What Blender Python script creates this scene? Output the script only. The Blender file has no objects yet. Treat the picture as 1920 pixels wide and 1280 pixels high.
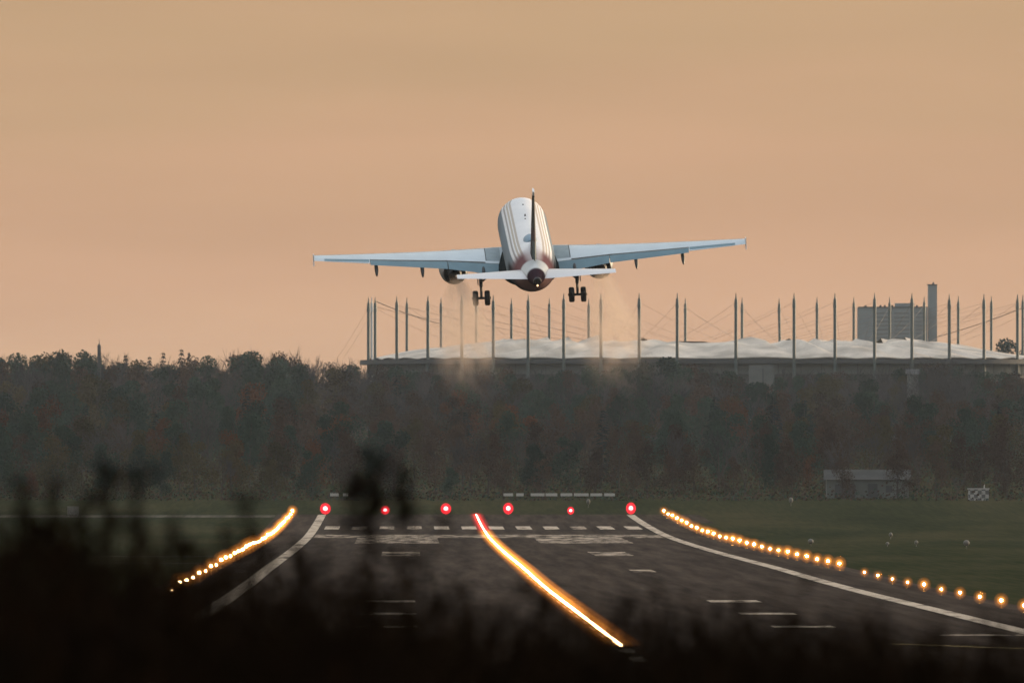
import bpy, bmesh, math, random
from mathutils import Vector, Matrix, noise
R = math.radians
S = bpy.context.scene
COL = S.collection
random.seed(7)

# ------------------------------------------------------------------ camera, sky, sun, exposure
CAM_H = 8.2              # eye height above the near runway (a spotters' mound)
FPX = 47500.0            # focal length in photo pixels (long telephoto)
VPX, HORY = 758.0, 900.0  # where the runway direction / eye level fall in the photo
cam = bpy.data.cameras.new('camera'); cam_o = bpy.data.objects.new('camera', cam); COL.objects.link(cam_o)
cam.sensor_width = 36.0; cam.lens = FPX / 1920 * 36
cam.clip_start = 1.0; cam.clip_end = 40000
cam_o.location = (0, 0, CAM_H)
cam_o.rotation_euler = (math.pi / 2 + (HORY - 640) / FPX, 0, -(960 - VPX) / FPX)
cam.dof.use_dof = True; cam.dof.focus_distance = 2350; cam.dof.aperture_fstop = 7.0
S.camera = cam_o

SUN_AZ, SUN_EL = 48.0, 6.0
SKY_STRENGTH = 0.12
EXPOSURE = 2.9
w = bpy.data.worlds.new("World"); S.world = w; w.use_nodes = True
nt = w.node_tree; bg = nt.nodes['Background']
def N(nt, t, **k):
    n = nt.nodes.new(t)
    for a, b in k.items(): setattr(n, a, b)
    return n
sk = N(nt, 'ShaderNodeTexSky', sky_type='NISHITA', sun_disc=False, sun_elevation=R(SUN_EL), sun_rotation=R(SUN_AZ), dust_density=3.0, ozone_density=1.0)
tc = N(nt, 'ShaderNodeTexCoord'); sx = N(nt, 'ShaderNodeSeparateXYZ'); nt.links.new(tc.outputs['Generated'], sx.inputs[0])
# veil of thin stratus / dusk haze near the horizon, thin streaks in it
mp = N(nt, 'ShaderNodeMapping'); mp.inputs['Scale'].default_value = (48, 48, 330)
nt.links.new(tc.outputs['Generated'], mp.inputs[0])
nz = N(nt, 'ShaderNodeTexNoise'); nz.inputs['Scale'].default_value = 1.0; nz.inputs['Detail'].default_value = 5
nt.links.new(mp.outputs[0], nz.inputs[0])
ma = N(nt, 'ShaderNodeMath', operation='MULTIPLY_ADD'); ma.inputs[1].default_value = 0.009; 
nt.links.new(nz.outputs['Fac'], ma.inputs[0]); nt.links.new(sx.outputs['Z'], ma.inputs[2])
rp = N(nt, 'ShaderNodeValToRGB')
def lin(r, g, b):
    f = lambda c: (c / 255 / 12.92) if c / 255 <= .04045 else ((c / 255 + .055) / 1.055) ** 2.4
    return (f(r), f(g), f(b), 1)
el = rp.color_ramp.elements
el[0].position = 0.0; el[0].color = lin(221, 180, 141)
el[1].position = 1.0; el[1].color = lin(246, 242, 236)
for p, c in ((.0085, (213, 170, 134)), (.0125, (208, 164, 131)), (.017, (203, 162, 128)), (.022, (196, 161, 124)), (.10, (192, 168, 138)), (.4, (205, 192, 176))):
    e = rp.color_ramp.elements.new(p); e.color = lin(*c)
nt.links.new(ma.outputs[0], rp.inputs[0])
veil = N(nt, 'ShaderNodeMapRange'); veil.inputs['From Min'].default_value = 0.05; veil.inputs['From Max'].default_value = 0.6
veil.inputs['To Min'].default_value = 1.0; veil.inputs['To Max'].default_value = 0.6
nt.links.new(sx.outputs['Z'], veil.inputs[0])
sc = N(nt, 'ShaderNodeVectorMath', operation='SCALE'); sc.inputs['Scale'].default_value = 1.0 / (SKY_STRENGTH * 2 ** EXPOSURE)
mp2 = N(nt, 'ShaderNodeMapping'); mp2.inputs['Scale'].default_value = (30, 30, 260); mp2.inputs['Location'].default_value = (3, 1, 7); nt.links.new(tc.outputs['Generated'], mp2.inputs[0])
nz2 = N(nt, 'ShaderNodeTexNoise'); nz2.inputs['Detail'].default_value = 4; nz2.inputs['Scale'].default_value = 1; nt.links.new(mp2.outputs[0], nz2.inputs[0])
br = N(nt, 'ShaderNodeMapRange'); br.inputs['From Min'].default_value = .3; br.inputs['From Max'].default_value = .7; br.inputs['To Min'].default_value = .95; br.inputs['To Max'].default_value = 1.045
nt.links.new(nz2.outputs['Fac'], br.inputs[0])
sc0 = N(nt, 'ShaderNodeVectorMath', operation='SCALE'); nt.links.new(rp.outputs[0], sc0.inputs[0]); nt.links.new(br.outputs[0], sc0.inputs['Scale'])
nt.links.new(sc0.outputs[0], sc.inputs[0])
mx = N(nt, 'ShaderNodeMixRGB'); nt.links.new(veil.outputs[0], mx.inputs[0])
nt.links.new(sk.outputs[0], mx.inputs[1]); nt.links.new(sc.outputs[0], mx.inputs[2])
nt.links.new(mx.outputs[0], bg.inputs[0]); bg.inputs[1].default_value = SKY_STRENGTH
sun = bpy.data.lights.new('sun', 'SUN'); sun.energy = 0.55; sun.angle = R(6); sun.color = (1, .74, .48)
sun_o = bpy.data.objects.new('sun', sun); COL.objects.link(sun_o)
sd = Vector((math.sin(R(SUN_AZ)) * math.cos(R(SUN_EL)), math.cos(R(SUN_AZ)) * math.cos(R(SUN_EL)), math.sin(R(SUN_EL))))
sun_o.rotation_euler = sd.to_track_quat('Z', 'Y').to_euler()
S.view_settings.view_transform = 'Standard'; S.view_settings.look = 'None'; S.view_settings.gamma = 1
S.view_settings.exposure = EXPOSURE; S.view_settings.use_curve_mapping = False
S.cycles.max_bounces = 6; S.cycles.volume_bounces = 1; S.cycles.transparent_max_bounces = 12
S.cycles.use_denoising = True; S.cycles.volume_step_rate = 1.0; S.cycles.volume_max_steps = 256

def P(x, y, d):          # photo point at a distance -> world
    return Vector(((x - VPX) / FPX * d, d, CAM_H + (HORY - y) / FPX * d))

# ------------------------------------------------------------------ helpers
class MB:
    def __init__(s): s.v = []; s.f = []; s.m = []; s.cur = 0
    def add(s, vs, fs):
        o = len(s.v); s.v += [tuple(p) for p in vs]
        for f in fs: s.f.append([i + o for i in f]); s.m.append(s.cur)
    def box(s, x0, x1, y0, y1, z0, z1):
        s.add([(x0,y0,z0),(x1,y0,z0),(x1,y1,z0),(x0,y1,z0),(x0,y0,z1),(x1,y0,z1),(x1,y1,z1),(x0,y1,z1)],
              [(0,3,2,1),(4,5,6,7),(0,1,5,4),(1,2,6,5),(2,3,7,6),(3,0,4,7)])
    def tube(s, a, b, r0, r1, n=8, cap=True):
        a = Vector(a); b = Vector(b); d = (b - a)
        if d.length < 1e-6: return
        d.normalize(); u = d.orthogonal().normalized(); v = d.cross(u)
        vs = []
        for c, r in ((a, r0), (b, r1)):
            for i in range(n):
                t = 2 * math.pi * i / n; vs.append(c + u * (r * math.cos(t)) + v * (r * math.sin(t)))
        fs = [(i, (i + 1) % n, n + (i + 1) % n, n + i) for i in range(n)]
        if cap: fs += [tuple(range(n - 1, -1, -1)), tuple(range(n, 2 * n))]
        s.add(vs, fs)
    def rings(s, rings, cap=True):
        n = len(rings[0]); vs = [p for r in rings for p in r]; fs = []
        for k in range(len(rings) - 1):
            for i in range(n):
                j = (i + 1) % n; fs.append((k*n+i, k*n+j, (k+1)*n+j, (k+1)*n+i))
        if cap: fs += [tuple(range(n - 1, -1, -1)), tuple((len(rings)-1)*n + i for i in range(n))]
        s.add(vs, fs)
    def ball(s, c, r, nu=10, nv=6, sz=1.0, half=False):
        c = Vector(c); rs = []
        lo = 0.0 if half else -math.pi / 2
        for k in range(nv + 1):
            a = lo + (math.pi / 2 - lo) * k / nv; rr = max(r * math.cos(a), r * .02)
            rs.append([c + Vector((rr * math.cos(2*math.pi*i/nu), rr * math.sin(2*math.pi*i/nu), r * sz * math.sin(a))) for i in range(nu)])
        s.rings(rs)
    def mesh(s, name, mats=(), smooth=False):
        me = bpy.data.meshes.new(name); me.from_pydata(s.v, [], s.f)
        for m in (mats if isinstance(mats, (list, tuple)) else [mats]): me.materials.append(m)
        me.polygons.foreach_set('material_index', s.m)
        if smooth: me.polygons.foreach_set('use_smooth', [True] * len(me.polygons))
        me.update(); return me
    def obj(s, name, mats, parent=None, smooth=False, auto=None):
        me = s.mesh(name, mats, smooth)
        if auto is not None:
            bm = bmesh.new(); bm.from_mesh(me); bmesh.ops.recalc_face_normals(bm, faces=bm.faces[:]); bm.to_mesh(me); bm.free()
            me.polygons.foreach_set('use_smooth', [True] * len(me.polygons))
            try: me.set_sharp_from_angle(angle=R(auto))
            except Exception: pass
        return link(name, me, parent)
def link(name, me, parent=None):
    o = bpy.data.objects.new(name, me); COL.objects.link(o)
    if parent: o.parent = parent
    return o
def empty(name, loc=(0, 0, 0)):
    o = bpy.data.objects.new(name, None); COL.objects.link(o); o.location = loc; return o
def tag(o, label=None, cat=None, group=None, kind=None):
    if label: o['label'] = label
    if cat: o['category'] = cat
    if group: o['group'] = group
    if kind: o['kind'] = kind
    return o
def children(o): return [c for c in COL.objects if c.parent == o]

def mat(name, col, rough=.7, spec=.5, metal=0, noise_amt=0, scale=1.0, coat=0):
    m = bpy.data.materials.new(name); m.use_nodes = True; t = m.node_tree; b = t.nodes['Principled BSDF']
    b.inputs['Base Color'].default_value = (*col, 1); b.inputs['Roughness'].default_value = rough
    b.inputs['Specular IOR Level'].default_value = spec; b.inputs['Metallic'].default_value = metal
    b.inputs['Coat Weight'].default_value = coat
    if noise_amt:
        c = N(t, 'ShaderNodeTexCoord'); n = N(t, 'ShaderNodeTexNoise'); n.inputs['Scale'].default_value = scale; n.inputs['Detail'].default_value = 4
        t.links.new(c.outputs['Object'], n.inputs[0])
        r = N(t, 'ShaderNodeMapRange'); r.inputs['From Min'].default_value = .3; r.inputs['From Max'].default_value = .7
        r.inputs['To Min'].default_value = 1 - noise_amt; r.inputs['To Max'].default_value = 1 + noise_amt
        t.links.new(n.outputs['Fac'], r.inputs[0])
        v = N(t, 'ShaderNodeVectorMath', operation='SCALE'); v.inputs[0].default_value = col
        t.links.new(r.outputs[0], v.inputs['Scale']); t.links.new(v.outputs[0], b.inputs['Base Color'])
    return m
def emit(name, col, st):
    m = bpy.data.materials.new(name); m.use_nodes = True; t = m.node_tree; t.nodes.clear()
    o = N(t, 'ShaderNodeOutputMaterial'); e = N(t, 'ShaderNodeEmission'); e.inputs[0].default_value = (*col, 1); e.inputs[1].default_value = st
    t.links.new(e.outputs[0], o.inputs[0]); return m
def glow_shell_mat(name, col, st, clear):
    m = emit(name, col, st); t = m.node_tree
    o = next(n for n in t.nodes if n.type == 'OUTPUT_MATERIAL'); e = next(n for n in t.nodes if n.type == 'EMISSION')
    tr = N(t, 'ShaderNodeBsdfTransparent'); x = N(t, 'ShaderNodeMixShader'); x.inputs[0].default_value = 1 - clear
    t.links.new(tr.outputs[0], x.inputs[1]); t.links.new(e.outputs[0], x.inputs[2]); t.links.new(x.outputs[0], o.inputs[0]); return m

# ------------------------------------------------------------------ terrain
PROF = [(0, 6.6), (60, 6.3), (130, 5.9), (190, 5.4), (300, 2.0), (420, .1), (500, 0), (1500, 0), (1800, .0), (2050, .1), (2229, .25), (2680, .45), (2900, .62), (3100, .85),
        (3261, 1.15), (3450, 1.75), (3600, 2.35), (3740, 3.05), (3850, 3.95), (3950, 5.0), (4100, 5.8), (4500, 7.5), (5500, 12), (6300, 16.5), (6700, 18), (7600, 19), (9500, 26), (14000, 40)]
def zg(y):
    if y <= PROF[0][0]: return PROF[0][1]
    for i in range(len(PROF) - 1):
        (a, za), (b, zb) = PROF[i], PROF[i + 1]
        if y <= b:
            def sl(k):
                if k <= 0 or k >= len(PROF) - 1: return 0.0
                s0 = (PROF[k][1]-PROF[k-1][1])/(PROF[k][0]-PROF[k-1][0]); s1 = (PROF[k+1][1]-PROF[k][1])/(PROF[k+1][0]-PROF[k][0])
                return 0.0 if s0 * s1 <= 0 else 2*s0*s1/(s0+s1)
            h = b - a; t = (y - a) / h; m0, m1 = sl(i) * h, sl(i + 1) * h
            return (2*t**3-3*t*t+1)*za + (t**3-2*t*t+t)*m0 + (-2*t**3+3*t*t)*zb + (t**3-t*t)*m1
    return PROF[-1][1]
YS = sorted(set([-400, -100, 0] + list(range(20, 520, 20)) + list(range(520, 3000, 60)) + list(range(3000, 4200, 20)) + list(range(4200, 8000, 100)) + list(range(8000, 14001, 1000))))
XS = [-6000, -2500, -1000, -500, -250, -120, -60, 0, 60, 120, 250, 500, 1000, 2500, 6000]
def sheet(name, xs, ys, lift, m, kind='structure'):
    b = MB(); n = len(xs)
    vs = [(x, y, zg(y) + lift) for y in ys for x in xs]
    fs = [(j*n+i, j*n+i+1, (j+1)*n+i+1, (j+1)*n+i) for j in range(len(ys)-1) for i in range(n-1)]
    b.add(vs, fs); o = b.obj(name, m, smooth=True); tag(o, kind=kind); return o
def yrange(a, b): return [a] + [y for y in YS if a < y < b] + [b]

def grass_mat():
    m = bpy.data.materials.new('field_grass'); m.use_nodes = True; t = m.node_tree; b = t.nodes['Principled BSDF']
    c = N(t, 'ShaderNodeTexCoord'); mp = N(t, 'ShaderNodeMapping'); mp.inputs['Scale'].default_value = (.05, .004, .05)
    t.links.new(c.outputs['Object'], mp.inputs[0])
    n = N(t, 'ShaderNodeTexNoise'); n.inputs['Scale'].default_value = 1; n.inputs['Detail'].default_value = 6; t.links.new(mp.outputs[0], n.inputs[0])
    mp2 = N(t, 'ShaderNodeMapping'); mp2.inputs['Scale'].default_value = (1.6, .02, 1); t.links.new(c.outputs['Object'], mp2.inputs[0])
    n2 = N(t, 'ShaderNodeTexNoise'); n2.inputs['Scale'].default_value = 1; n2.inputs['Detail'].default_value = 3; t.links.new(mp2.outputs[0], n2.inputs[0])
    ad = N(t, 'ShaderNodeMath', operation='MULTIPLY_ADD'); ad.inputs[1].default_value = .5; t.links.new(n2.outputs['Fac'], ad.inputs[0]); t.links.new(n.outputs['Fac'], ad.inputs[2])
    r = N(t, 'ShaderNodeValToRGB'); e = r.color_ramp.elements
    e[0].position = .5; e[0].color = (.016, .021, .008, 1); e[1].position = .95; e[1].color = (.048, .043, .020, 1)
    x = r.color_ramp.elements.new(.7); x.color = (.027, .031, .013, 1)
    t.links.new(ad.outputs[0], r.inputs[0]); t.links.new(r.outputs[0], b.inputs['Base Color'])
    b.inputs['Roughness'].default_value = 1; b.inputs['Specular IOR Level'].default_value = 0
    return m
M_grass = grass_mat()
sheet('ground', XS, YS, 0, M_grass)

def asphalt_mat(name, c0, c1, rough, spec):
    m = bpy.data.materials.new(name); m.use_nodes = True; t = m.node_tree; b = t.nodes['Principled BSDF']
    c = N(t, 'ShaderNodeTexCoord'); mp = N(t, 'ShaderNodeMapping'); mp.inputs['Scale'].default_value = (.6, .006, 1); t.links.new(c.outputs['Object'], mp.inputs[0])
    n = N(t, 'ShaderNodeTexNoise'); n.inputs['Scale'].default_value = 1; n.inputs['Detail'].default_value = 7; n.inputs['Roughness'].default_value = .65; t.links.new(mp.outputs[0], n.inputs[0])
    r = N(t, 'ShaderNodeValToRGB'); e = r.color_ramp.elements
    e[0].position = .36; e[0].color = (*c0, 1); e[1].position = .66; e[1].color = (*c1, 1)
    t.links.new(n.outputs['Fac'], r.inputs[0]); t.links.new(r.outputs[0], b.inputs['Base Color'])
    b.inputs['Roughness'].default_value = rough; b.inputs['Specular IOR Level'].default_value = spec
    return m
M_asph = asphalt_mat('runway_asphalt', (.034, .026, .021), (.074, .057, .045), 1.0, 0.0)
M_taxi = asphalt_mat('taxiway_concrete', (.05, .046, .038), (.12, .108, .09), 1.0, 0.0)
def worn(name, col, cut=.44):
    m = mat(name, col, 1.0, 0.0); t = m.node_tree; b = t.nodes['Principled BSDF']
    c = N(t, 'ShaderNodeTexCoord'); q = N(t, 'ShaderNodeMapping'); q.inputs['Scale'].default_value = (.55, .035, 1); t.links.new(c.outputs['Object'], q.inputs[0])
    n = N(t, 'ShaderNodeTexNoise'); n.inputs['Scale'].default_value = 1; n.inputs['Detail'].default_value = 6; n.inputs['Roughness'].default_value = .7; t.links.new(q.outputs[0], n.inputs[0])
    r = N(t, 'ShaderNodeValToRGB'); e = r.color_ramp.elements; e[0].position = cut - .08; e[0].color = (.045, .036, .029, 1); e[1].position = cut + .10; e[1].color = (*col, 1)
    t.links.new(n.outputs['Fac'], r.inputs[0]); t.links.new(r.outputs[0], b.inputs['Base Color']); return m
M_paint = worn('worn_white_paint', (.50, .42, .33), .40)
M_wornout = worn('scuffed_white_paint', (.44, .36, .28), .50)
M_yellow = mat('worn_yellow_paint', (.42, .30, .10), .8, .3, noise_amt=.3, scale=.35)
CX = 10.63
sheet('runway', [CX - 29.5, CX - 15, CX, CX + 15, CX + 29.5], yrange(520, 3752), .03, M_asph)
# taxiways meeting the runway on its left, and the paved turn pad at its far right corner
sheet('taxiway', [-220, -120, -60, CX - 29.6], yrange(3690, 3738), .03, M_taxi)
sheet('taxiway', [-220, -120, -60, CX - 29.6], yrange(2580, 2600), .03, M_taxi)
sheet('taxiway', [-220, -120, -60, CX - 29.6], yrange(2395, 2410), .03, M_taxi)
sheet('turning_pad', [CX + 29.6, CX + 33], yrange(3560, 3745), .03, M_asph)
# painted markings, one sheet per mark joined in one object
mk = MB(); wk = MB(); L = .06
def mark(x0, x1, y0, y1, b=mk, step=None):
    ys = yrange(y0, y1); vs = [(x, y, zg(y) + L) for y in ys for x in (CX + x0, CX + x1)]
    b.add(vs, [(2*i, 2*i+1, 2*i+3, 2*i+2) for i in range(len(ys) - 1)])
mark(-23.4, -22.2, 560, 3742); mark(22.2, 23.4, 560, 3742)
for k in range(12):                      # threshold keys
    xc = -20.4 + k * 3.71
    mark(xc - 1.0, xc + 1.0, 3400, 3475, wk if k in (1, 2, 3, 9) else mk)
mark(-22.0, 22.0, 3170, 3262, wk)            # transverse bar behind the keys
mark(5.5, 16.5, 2990, 3169, wk); mark(-16.5, -6.5, 2990, 3169, wk)
mark(9.0, 13.0, 2600, 2720, wk); mark(-13.0, -9.0, 2600, 2720, wk); mark(9.2, 11.2, 2190, 2240, wk)
for (ya, yb) in ((1695, 1724), (1540, 1560), (1405, 1420)):
    mark(9.9, 13.3, ya, yb); mark(-13.3, -9.9, ya, yb)
mark(17.5, 22.0, 1330, 1342, wk)
for y in range(900, 3000, 60): mark(-.35, .35, y, y + 30)
tag(mk.obj('runway_markings', M_paint), kind='structure'); tag(wk.obj('scuffed_markings', M_wornout), kind='structure')
ym = MB(); ym_pts = [(13.5, 1265), (18, 1235), (22, 1215)]
for (xa, ya), (xb, yb) in zip(ym_pts, ym_pts[1:]):
    ym.add([(CX+xa-.3, ya, L+.004), (CX+xa+.5, ya, L+.004), (CX+xb+.5, yb, L+.004), (CX+xb-.3, yb, L+.004)], [(0, 1, 2, 3)])
tag(ym.obj('taxi_line_marking', M_yellow), kind='structure')

# ------------------------------------------------------------------ runway lights
LSC = 1.0
M_fix = mat('light_housing', (.25, .16, .04), .6)
def glow_mat(name, col, st):
    m = emit(name, col, st); t = m.node_tree; o = next(n for n in t.nodes if n.type == 'OUTPUT_MATERIAL'); e = next(n for n in t.nodes if n.type == 'EMISSION')
    t.links.remove(o.inputs['Surface'].links[0]); t.links.new(e.outputs[0], o.inputs['Volume']); return m
M_core = emit('lamp_core', (1, .58, .22), 90.0)
M_amber = glow_mat('amber_glow_volume', (1, .36, .05), .22)  # emitting volume added round the lamp to imitate its bloom
M_rcore = emit('red_lamp_core', (1, .20, .20), 6.0)
M_red = glow_shell_mat('red_glow_shell', (1, .02, .035), .20, .25)  # glowing shell, oversized to draw the red lamp's bloom
M_ccore = emit('inset_lamp_core', (1, .54, .18), 22.0)
M_cglow = glow_mat('inset_amber_glow_volume', (1, .33, .04), .045)  # emitting volume added as the orange halo along the centre streak
M_couter = glow_mat('inset_amber_halo_volume', (1, .30, .035), .009); M_c2outer = glow_mat('inset_red_halo_volume', (1, .03, .03), .006); M_aouter = glow_mat('amber_outer_halo_volume', (1, .30, .035), .035)  # wider, weaker emitting volumes added to soften the halo edges
M_c2core = emit('inset_red_lamp_core', (1, .16, .09), 12.0)
M_c2glow = glow_mat('inset_red_glow_volume', (1, .03, .03), .05)  # red emitting volume added as halo at the far centreline lamps

def edge_light_mesh(name, rc, rg, core, glow, h=.36, outer=None):
    b = MB(); b.cur = 0; b.tube((0, 0, -.05), (0, 0, .04), .16, .14, 8); b.tube((0, 0, .04), (0, 0, h - rc * .6), .035, .035, 6)
    b.tube((0, 0, h - rc * .9), (0, 0, h - rc * .6), rc * .7, rc * .8, 8)
    b.cur = 1; b.ball((0, 0, h), rc, 10, 6)
    b.cur = 2; b.ball((0, 0, h), rg, 12, 8)
    if outer: b.cur = 3; b.ball((0, 0, h), rg*1.7, 14, 8)
    return b.mesh(name, [M_fix, core, glow] + ([outer] if outer else []), smooth=True)
me_edge = edge_light_mesh('runway_edge_light', .105, .38, M_core, M_amber, .66, M_aouter)
me_red = edge_light_mesh('runway_end_light', .36, .85, M_rcore, M_red, .95)
def inset_mesh(name, core, glow, outer):
    b = MB(); b.tube((0, 0, -.02), (0, 0, .03), .34, .30, 10)
    b.cur = 1; b.ball((0, 0, .03), .10, 8, 3, half=True)
    b.cur = 2; b.ball((0, 0, .03), .70, 12, 4, half=True, sz=.36)
    b.cur = 3; b.ball((0, 0, .03), 1.15, 14, 4, half=True, sz=.36)
    return b.mesh(name, [M_fix, core, glow, outer], smooth=True)
me_cl = inset_mesh('centreline_light', M_ccore, M_cglow, M_couter)
me_cr = inset_mesh('centreline_light', M_c2core, M_c2glow, M_c2outer)
ORD = ['first','second','third','fourth','fifth','sixth','seventh','eighth','ninth','tenth','eleventh','twelfth','thirteenth','fourteenth','fifteenth','sixteenth','seventeenth','eighteenth','nineteenth','twentieth',
       'twenty-first','twenty-second','twenty-third','twenty-fourth','twenty-fifth','twenty-sixth','twenty-seventh','twenty-eighth','twenty-ninth','thirtieth','thirty-first','thirty-second','thirty-third','thirty-fourth','thirty-fifth','thirty-sixth','thirty-seventh','thirty-eighth','thirty-ninth','fortieth']
# right-hand row, every 60 m
rl = random.Random(19)
ys_r = [y for y in [1562 + 60.3 * k for k in range(37)] if y < 3745 and not 2135 < y < 2195]
for k, y in enumerate(ys_r):
    o = link('runway_edge_light', me_edge); o.location = (CX + 27.6, y, zg(y) + .01); o.scale = (rl.uniform(.58, .82) if k < 10 else rl.uniform(.9, 1.2),)*3
    if k < 20:
        lab = 'amber runway edge light, %s from near end of the right-hand row' % ORD[k]
        if k == 0: lab = 'nearest amber runway edge light of the right-hand row, beside the grass'
    elif k == len(ys_r) - 1: lab = 'farthest amber light of the right-hand row, near the last red light'
    else: lab = 'amber light merging with its neighbours at the far end of the right-hand runway edge row'
    tag(o, lab, 'runway light', 'amber runway edge lights on the right')
ys_l = [y for y in [1786 + 60.0 * k for k in range(34)] if y < 3748]
for k, y in enumerate(ys_l):
    o = link('runway_edge_light', me_edge); o.location = (CX - 27.0, y, zg(y) + .01); o.scale = (rl.uniform(1.05, 1.45)*(.5 if k == 0 else .85 if k < 8 else 1.0),)*3
    lab = 'amber light merging into the bright streak of the left-hand runway edge row'
    if k == 0: lab = 'faint lone amber light nearest the camera in the left-hand row, among shrubs'
    elif k <= 6: lab = 'amber runway edge light, %s from the near end of the left-hand row behind dark shrubs' % ORD[k]
    elif k == len(ys_l) - 1: lab = 'farthest amber runway edge light at the top of the left-hand row'
    tag(o, lab, 'runway light', 'amber runway edge lights on the left')
RX = [(610, 'left end of the row, beside the white edge line'), (722, 'second from the left, behind the dark sapling'), (836, 'third from the left, just left of the lit centreline'),
      (953, 'fourth from the left, just right of the lit centreline'), (1070, 'fifth from the left, smallest of the row'), (1183, 'right end of the row, where the white edge line starts')]
for x, t in RX:
    o = link('runway_end_light', me_red); y = 3746; o.location = ((x - VPX) / FPX * y, y, zg(y) + .01)
    o.scale = (rl.uniform(.82, .95), .9, rl.uniform(.95, 1.1))
    if x == 1070: o.scale = (.60, .6, .66)
    if x == 722: o.scale = (.8, .8, .75)
    tag(o, 'red runway end light, ' + t, 'runway light', 'red lights across the runway end')
y = 1245.0; k = 0
while y < 3740:
    far = y > 3330
    o = link('centreline_light', me_cr if far else me_cl); o.location = (CX, y, zg(y) + .06)
    if far: lab = 'reddish inset centreline light at the far end of the glowing runway centre streak'
    elif y < 1255: lab = 'nearest inset centreline light at the lower tip of the glowing streak'
    else: lab = 'yellow inset light within the glowing streak along the runway centreline'
    tag(o, lab, 'runway light', 'inset runway centreline lights')
    y += 15.0 if y > 1500 else 15.0; k += 1

# small marker posts and signs in the grass
M_pale = mat('pale_marker', (.13, .125, .11), .7, noise_amt=.15, scale=2)
def post(px, py, d, hw, h, label, name='marker_post'):
    b = MB(); b.tube((0, 0, -.1), (0, 0, h * .45), .05, .05, 6); b.ball((0, 0, h * .6), hw * .6, 8, 5, sz=h * .5 / hw)
    o = b.obj(name, M_pale, smooth=True); X = (px - VPX) / FPX * d
    o.location = (X, d, zg(d)); tag(o, label, 'marker', 'pale markers in the airfield grass')
for px, d, hw, h, lab in ((1520, 2900, .55, 1.0, 'pale marker in the grass nearest the right-hand lamp row'), (1670, 3150, .4, .9, 'small pale marker high up in the right-hand grass, above two others'),
        (1718, 2900, .4, .8, 'pale marker in the middle of a trio in the right-hand grass'), (1664, 2900, .35, .6, 'faint pale marker left of its twin in the right-hand grass'),
        (1812, 2830, .6, 1.1, 'largest pale marker in the grass, farthest right'), (1483, 3880, .55, 1.5, 'pale rounded marker post at the wood edge on the right'),
        (1103, 3860, .5, 1.5, 'pale rounded marker post below the row of white boards')):
    post(px, 0, d, hw, h, lab)
b = MB(); b.box(-.85, .85, -.12, .12, .35, 1.6); b.tube((-.6, 0, -.1), (-.6, 0, .4), .05, .05, 6); b.tube((.6, 0, -.1), (.6, 0, .4), .05, .05, 6)
o = b.obj('guidance_sign', M_pale); o.location = P(137, 0, 3700); o.location.z = zg(3700); tag(o, 'small pale blank sign board beside the taxiway at far left', 'sign')
# white boards in front of the wood
M_post = mat('dark_post', (.02, .02, .02), .8)
M_board = mat('white_board', (.40, .39, .37), .6, noise_amt=.12, scale=1)
xb = [(953, 18), (1008, 26), (1034, 22), (1062, 22), (1090, 28), (1118, 22), (1143, 20), (975, 14), (627, 16), (648, 10)]
BL = ['alone, left of the longer run', 'first of the bright run right of the centreline', 'second of the bright run', 'third of the bright run', 'longest of the run, fourth in it',
      'fifth of the bright run', 'last of the run, farthest right', 'faint short one nearest the glowing centreline', 'left of the dark sapling, the longer of two', 'left of the dark sapling, the shorter of two']
for (x, wd), t in zip(xb, BL):
    d = 3948; W = wd / FPX * d; b = MB()
    b.box(-W/2, W/2, -.06, .06, .75, 1.2); b.cur = 1; b.tube((-W*.35, 0, -.2), (-W*.35, 0, .8), .04, .04, 6); b.tube((W*.35, 0, -.2), (W*.35, 0, .8), .04, .04, 6)
    o = b.obj('barrier_board', [M_board, M_post]); o.location = ((x - VPX) / FPX * d, d, zg(d)); tag(o, 'low white board at the wood edge, ' + t, 'barrier', 'low white boards along the wood edge')

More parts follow.
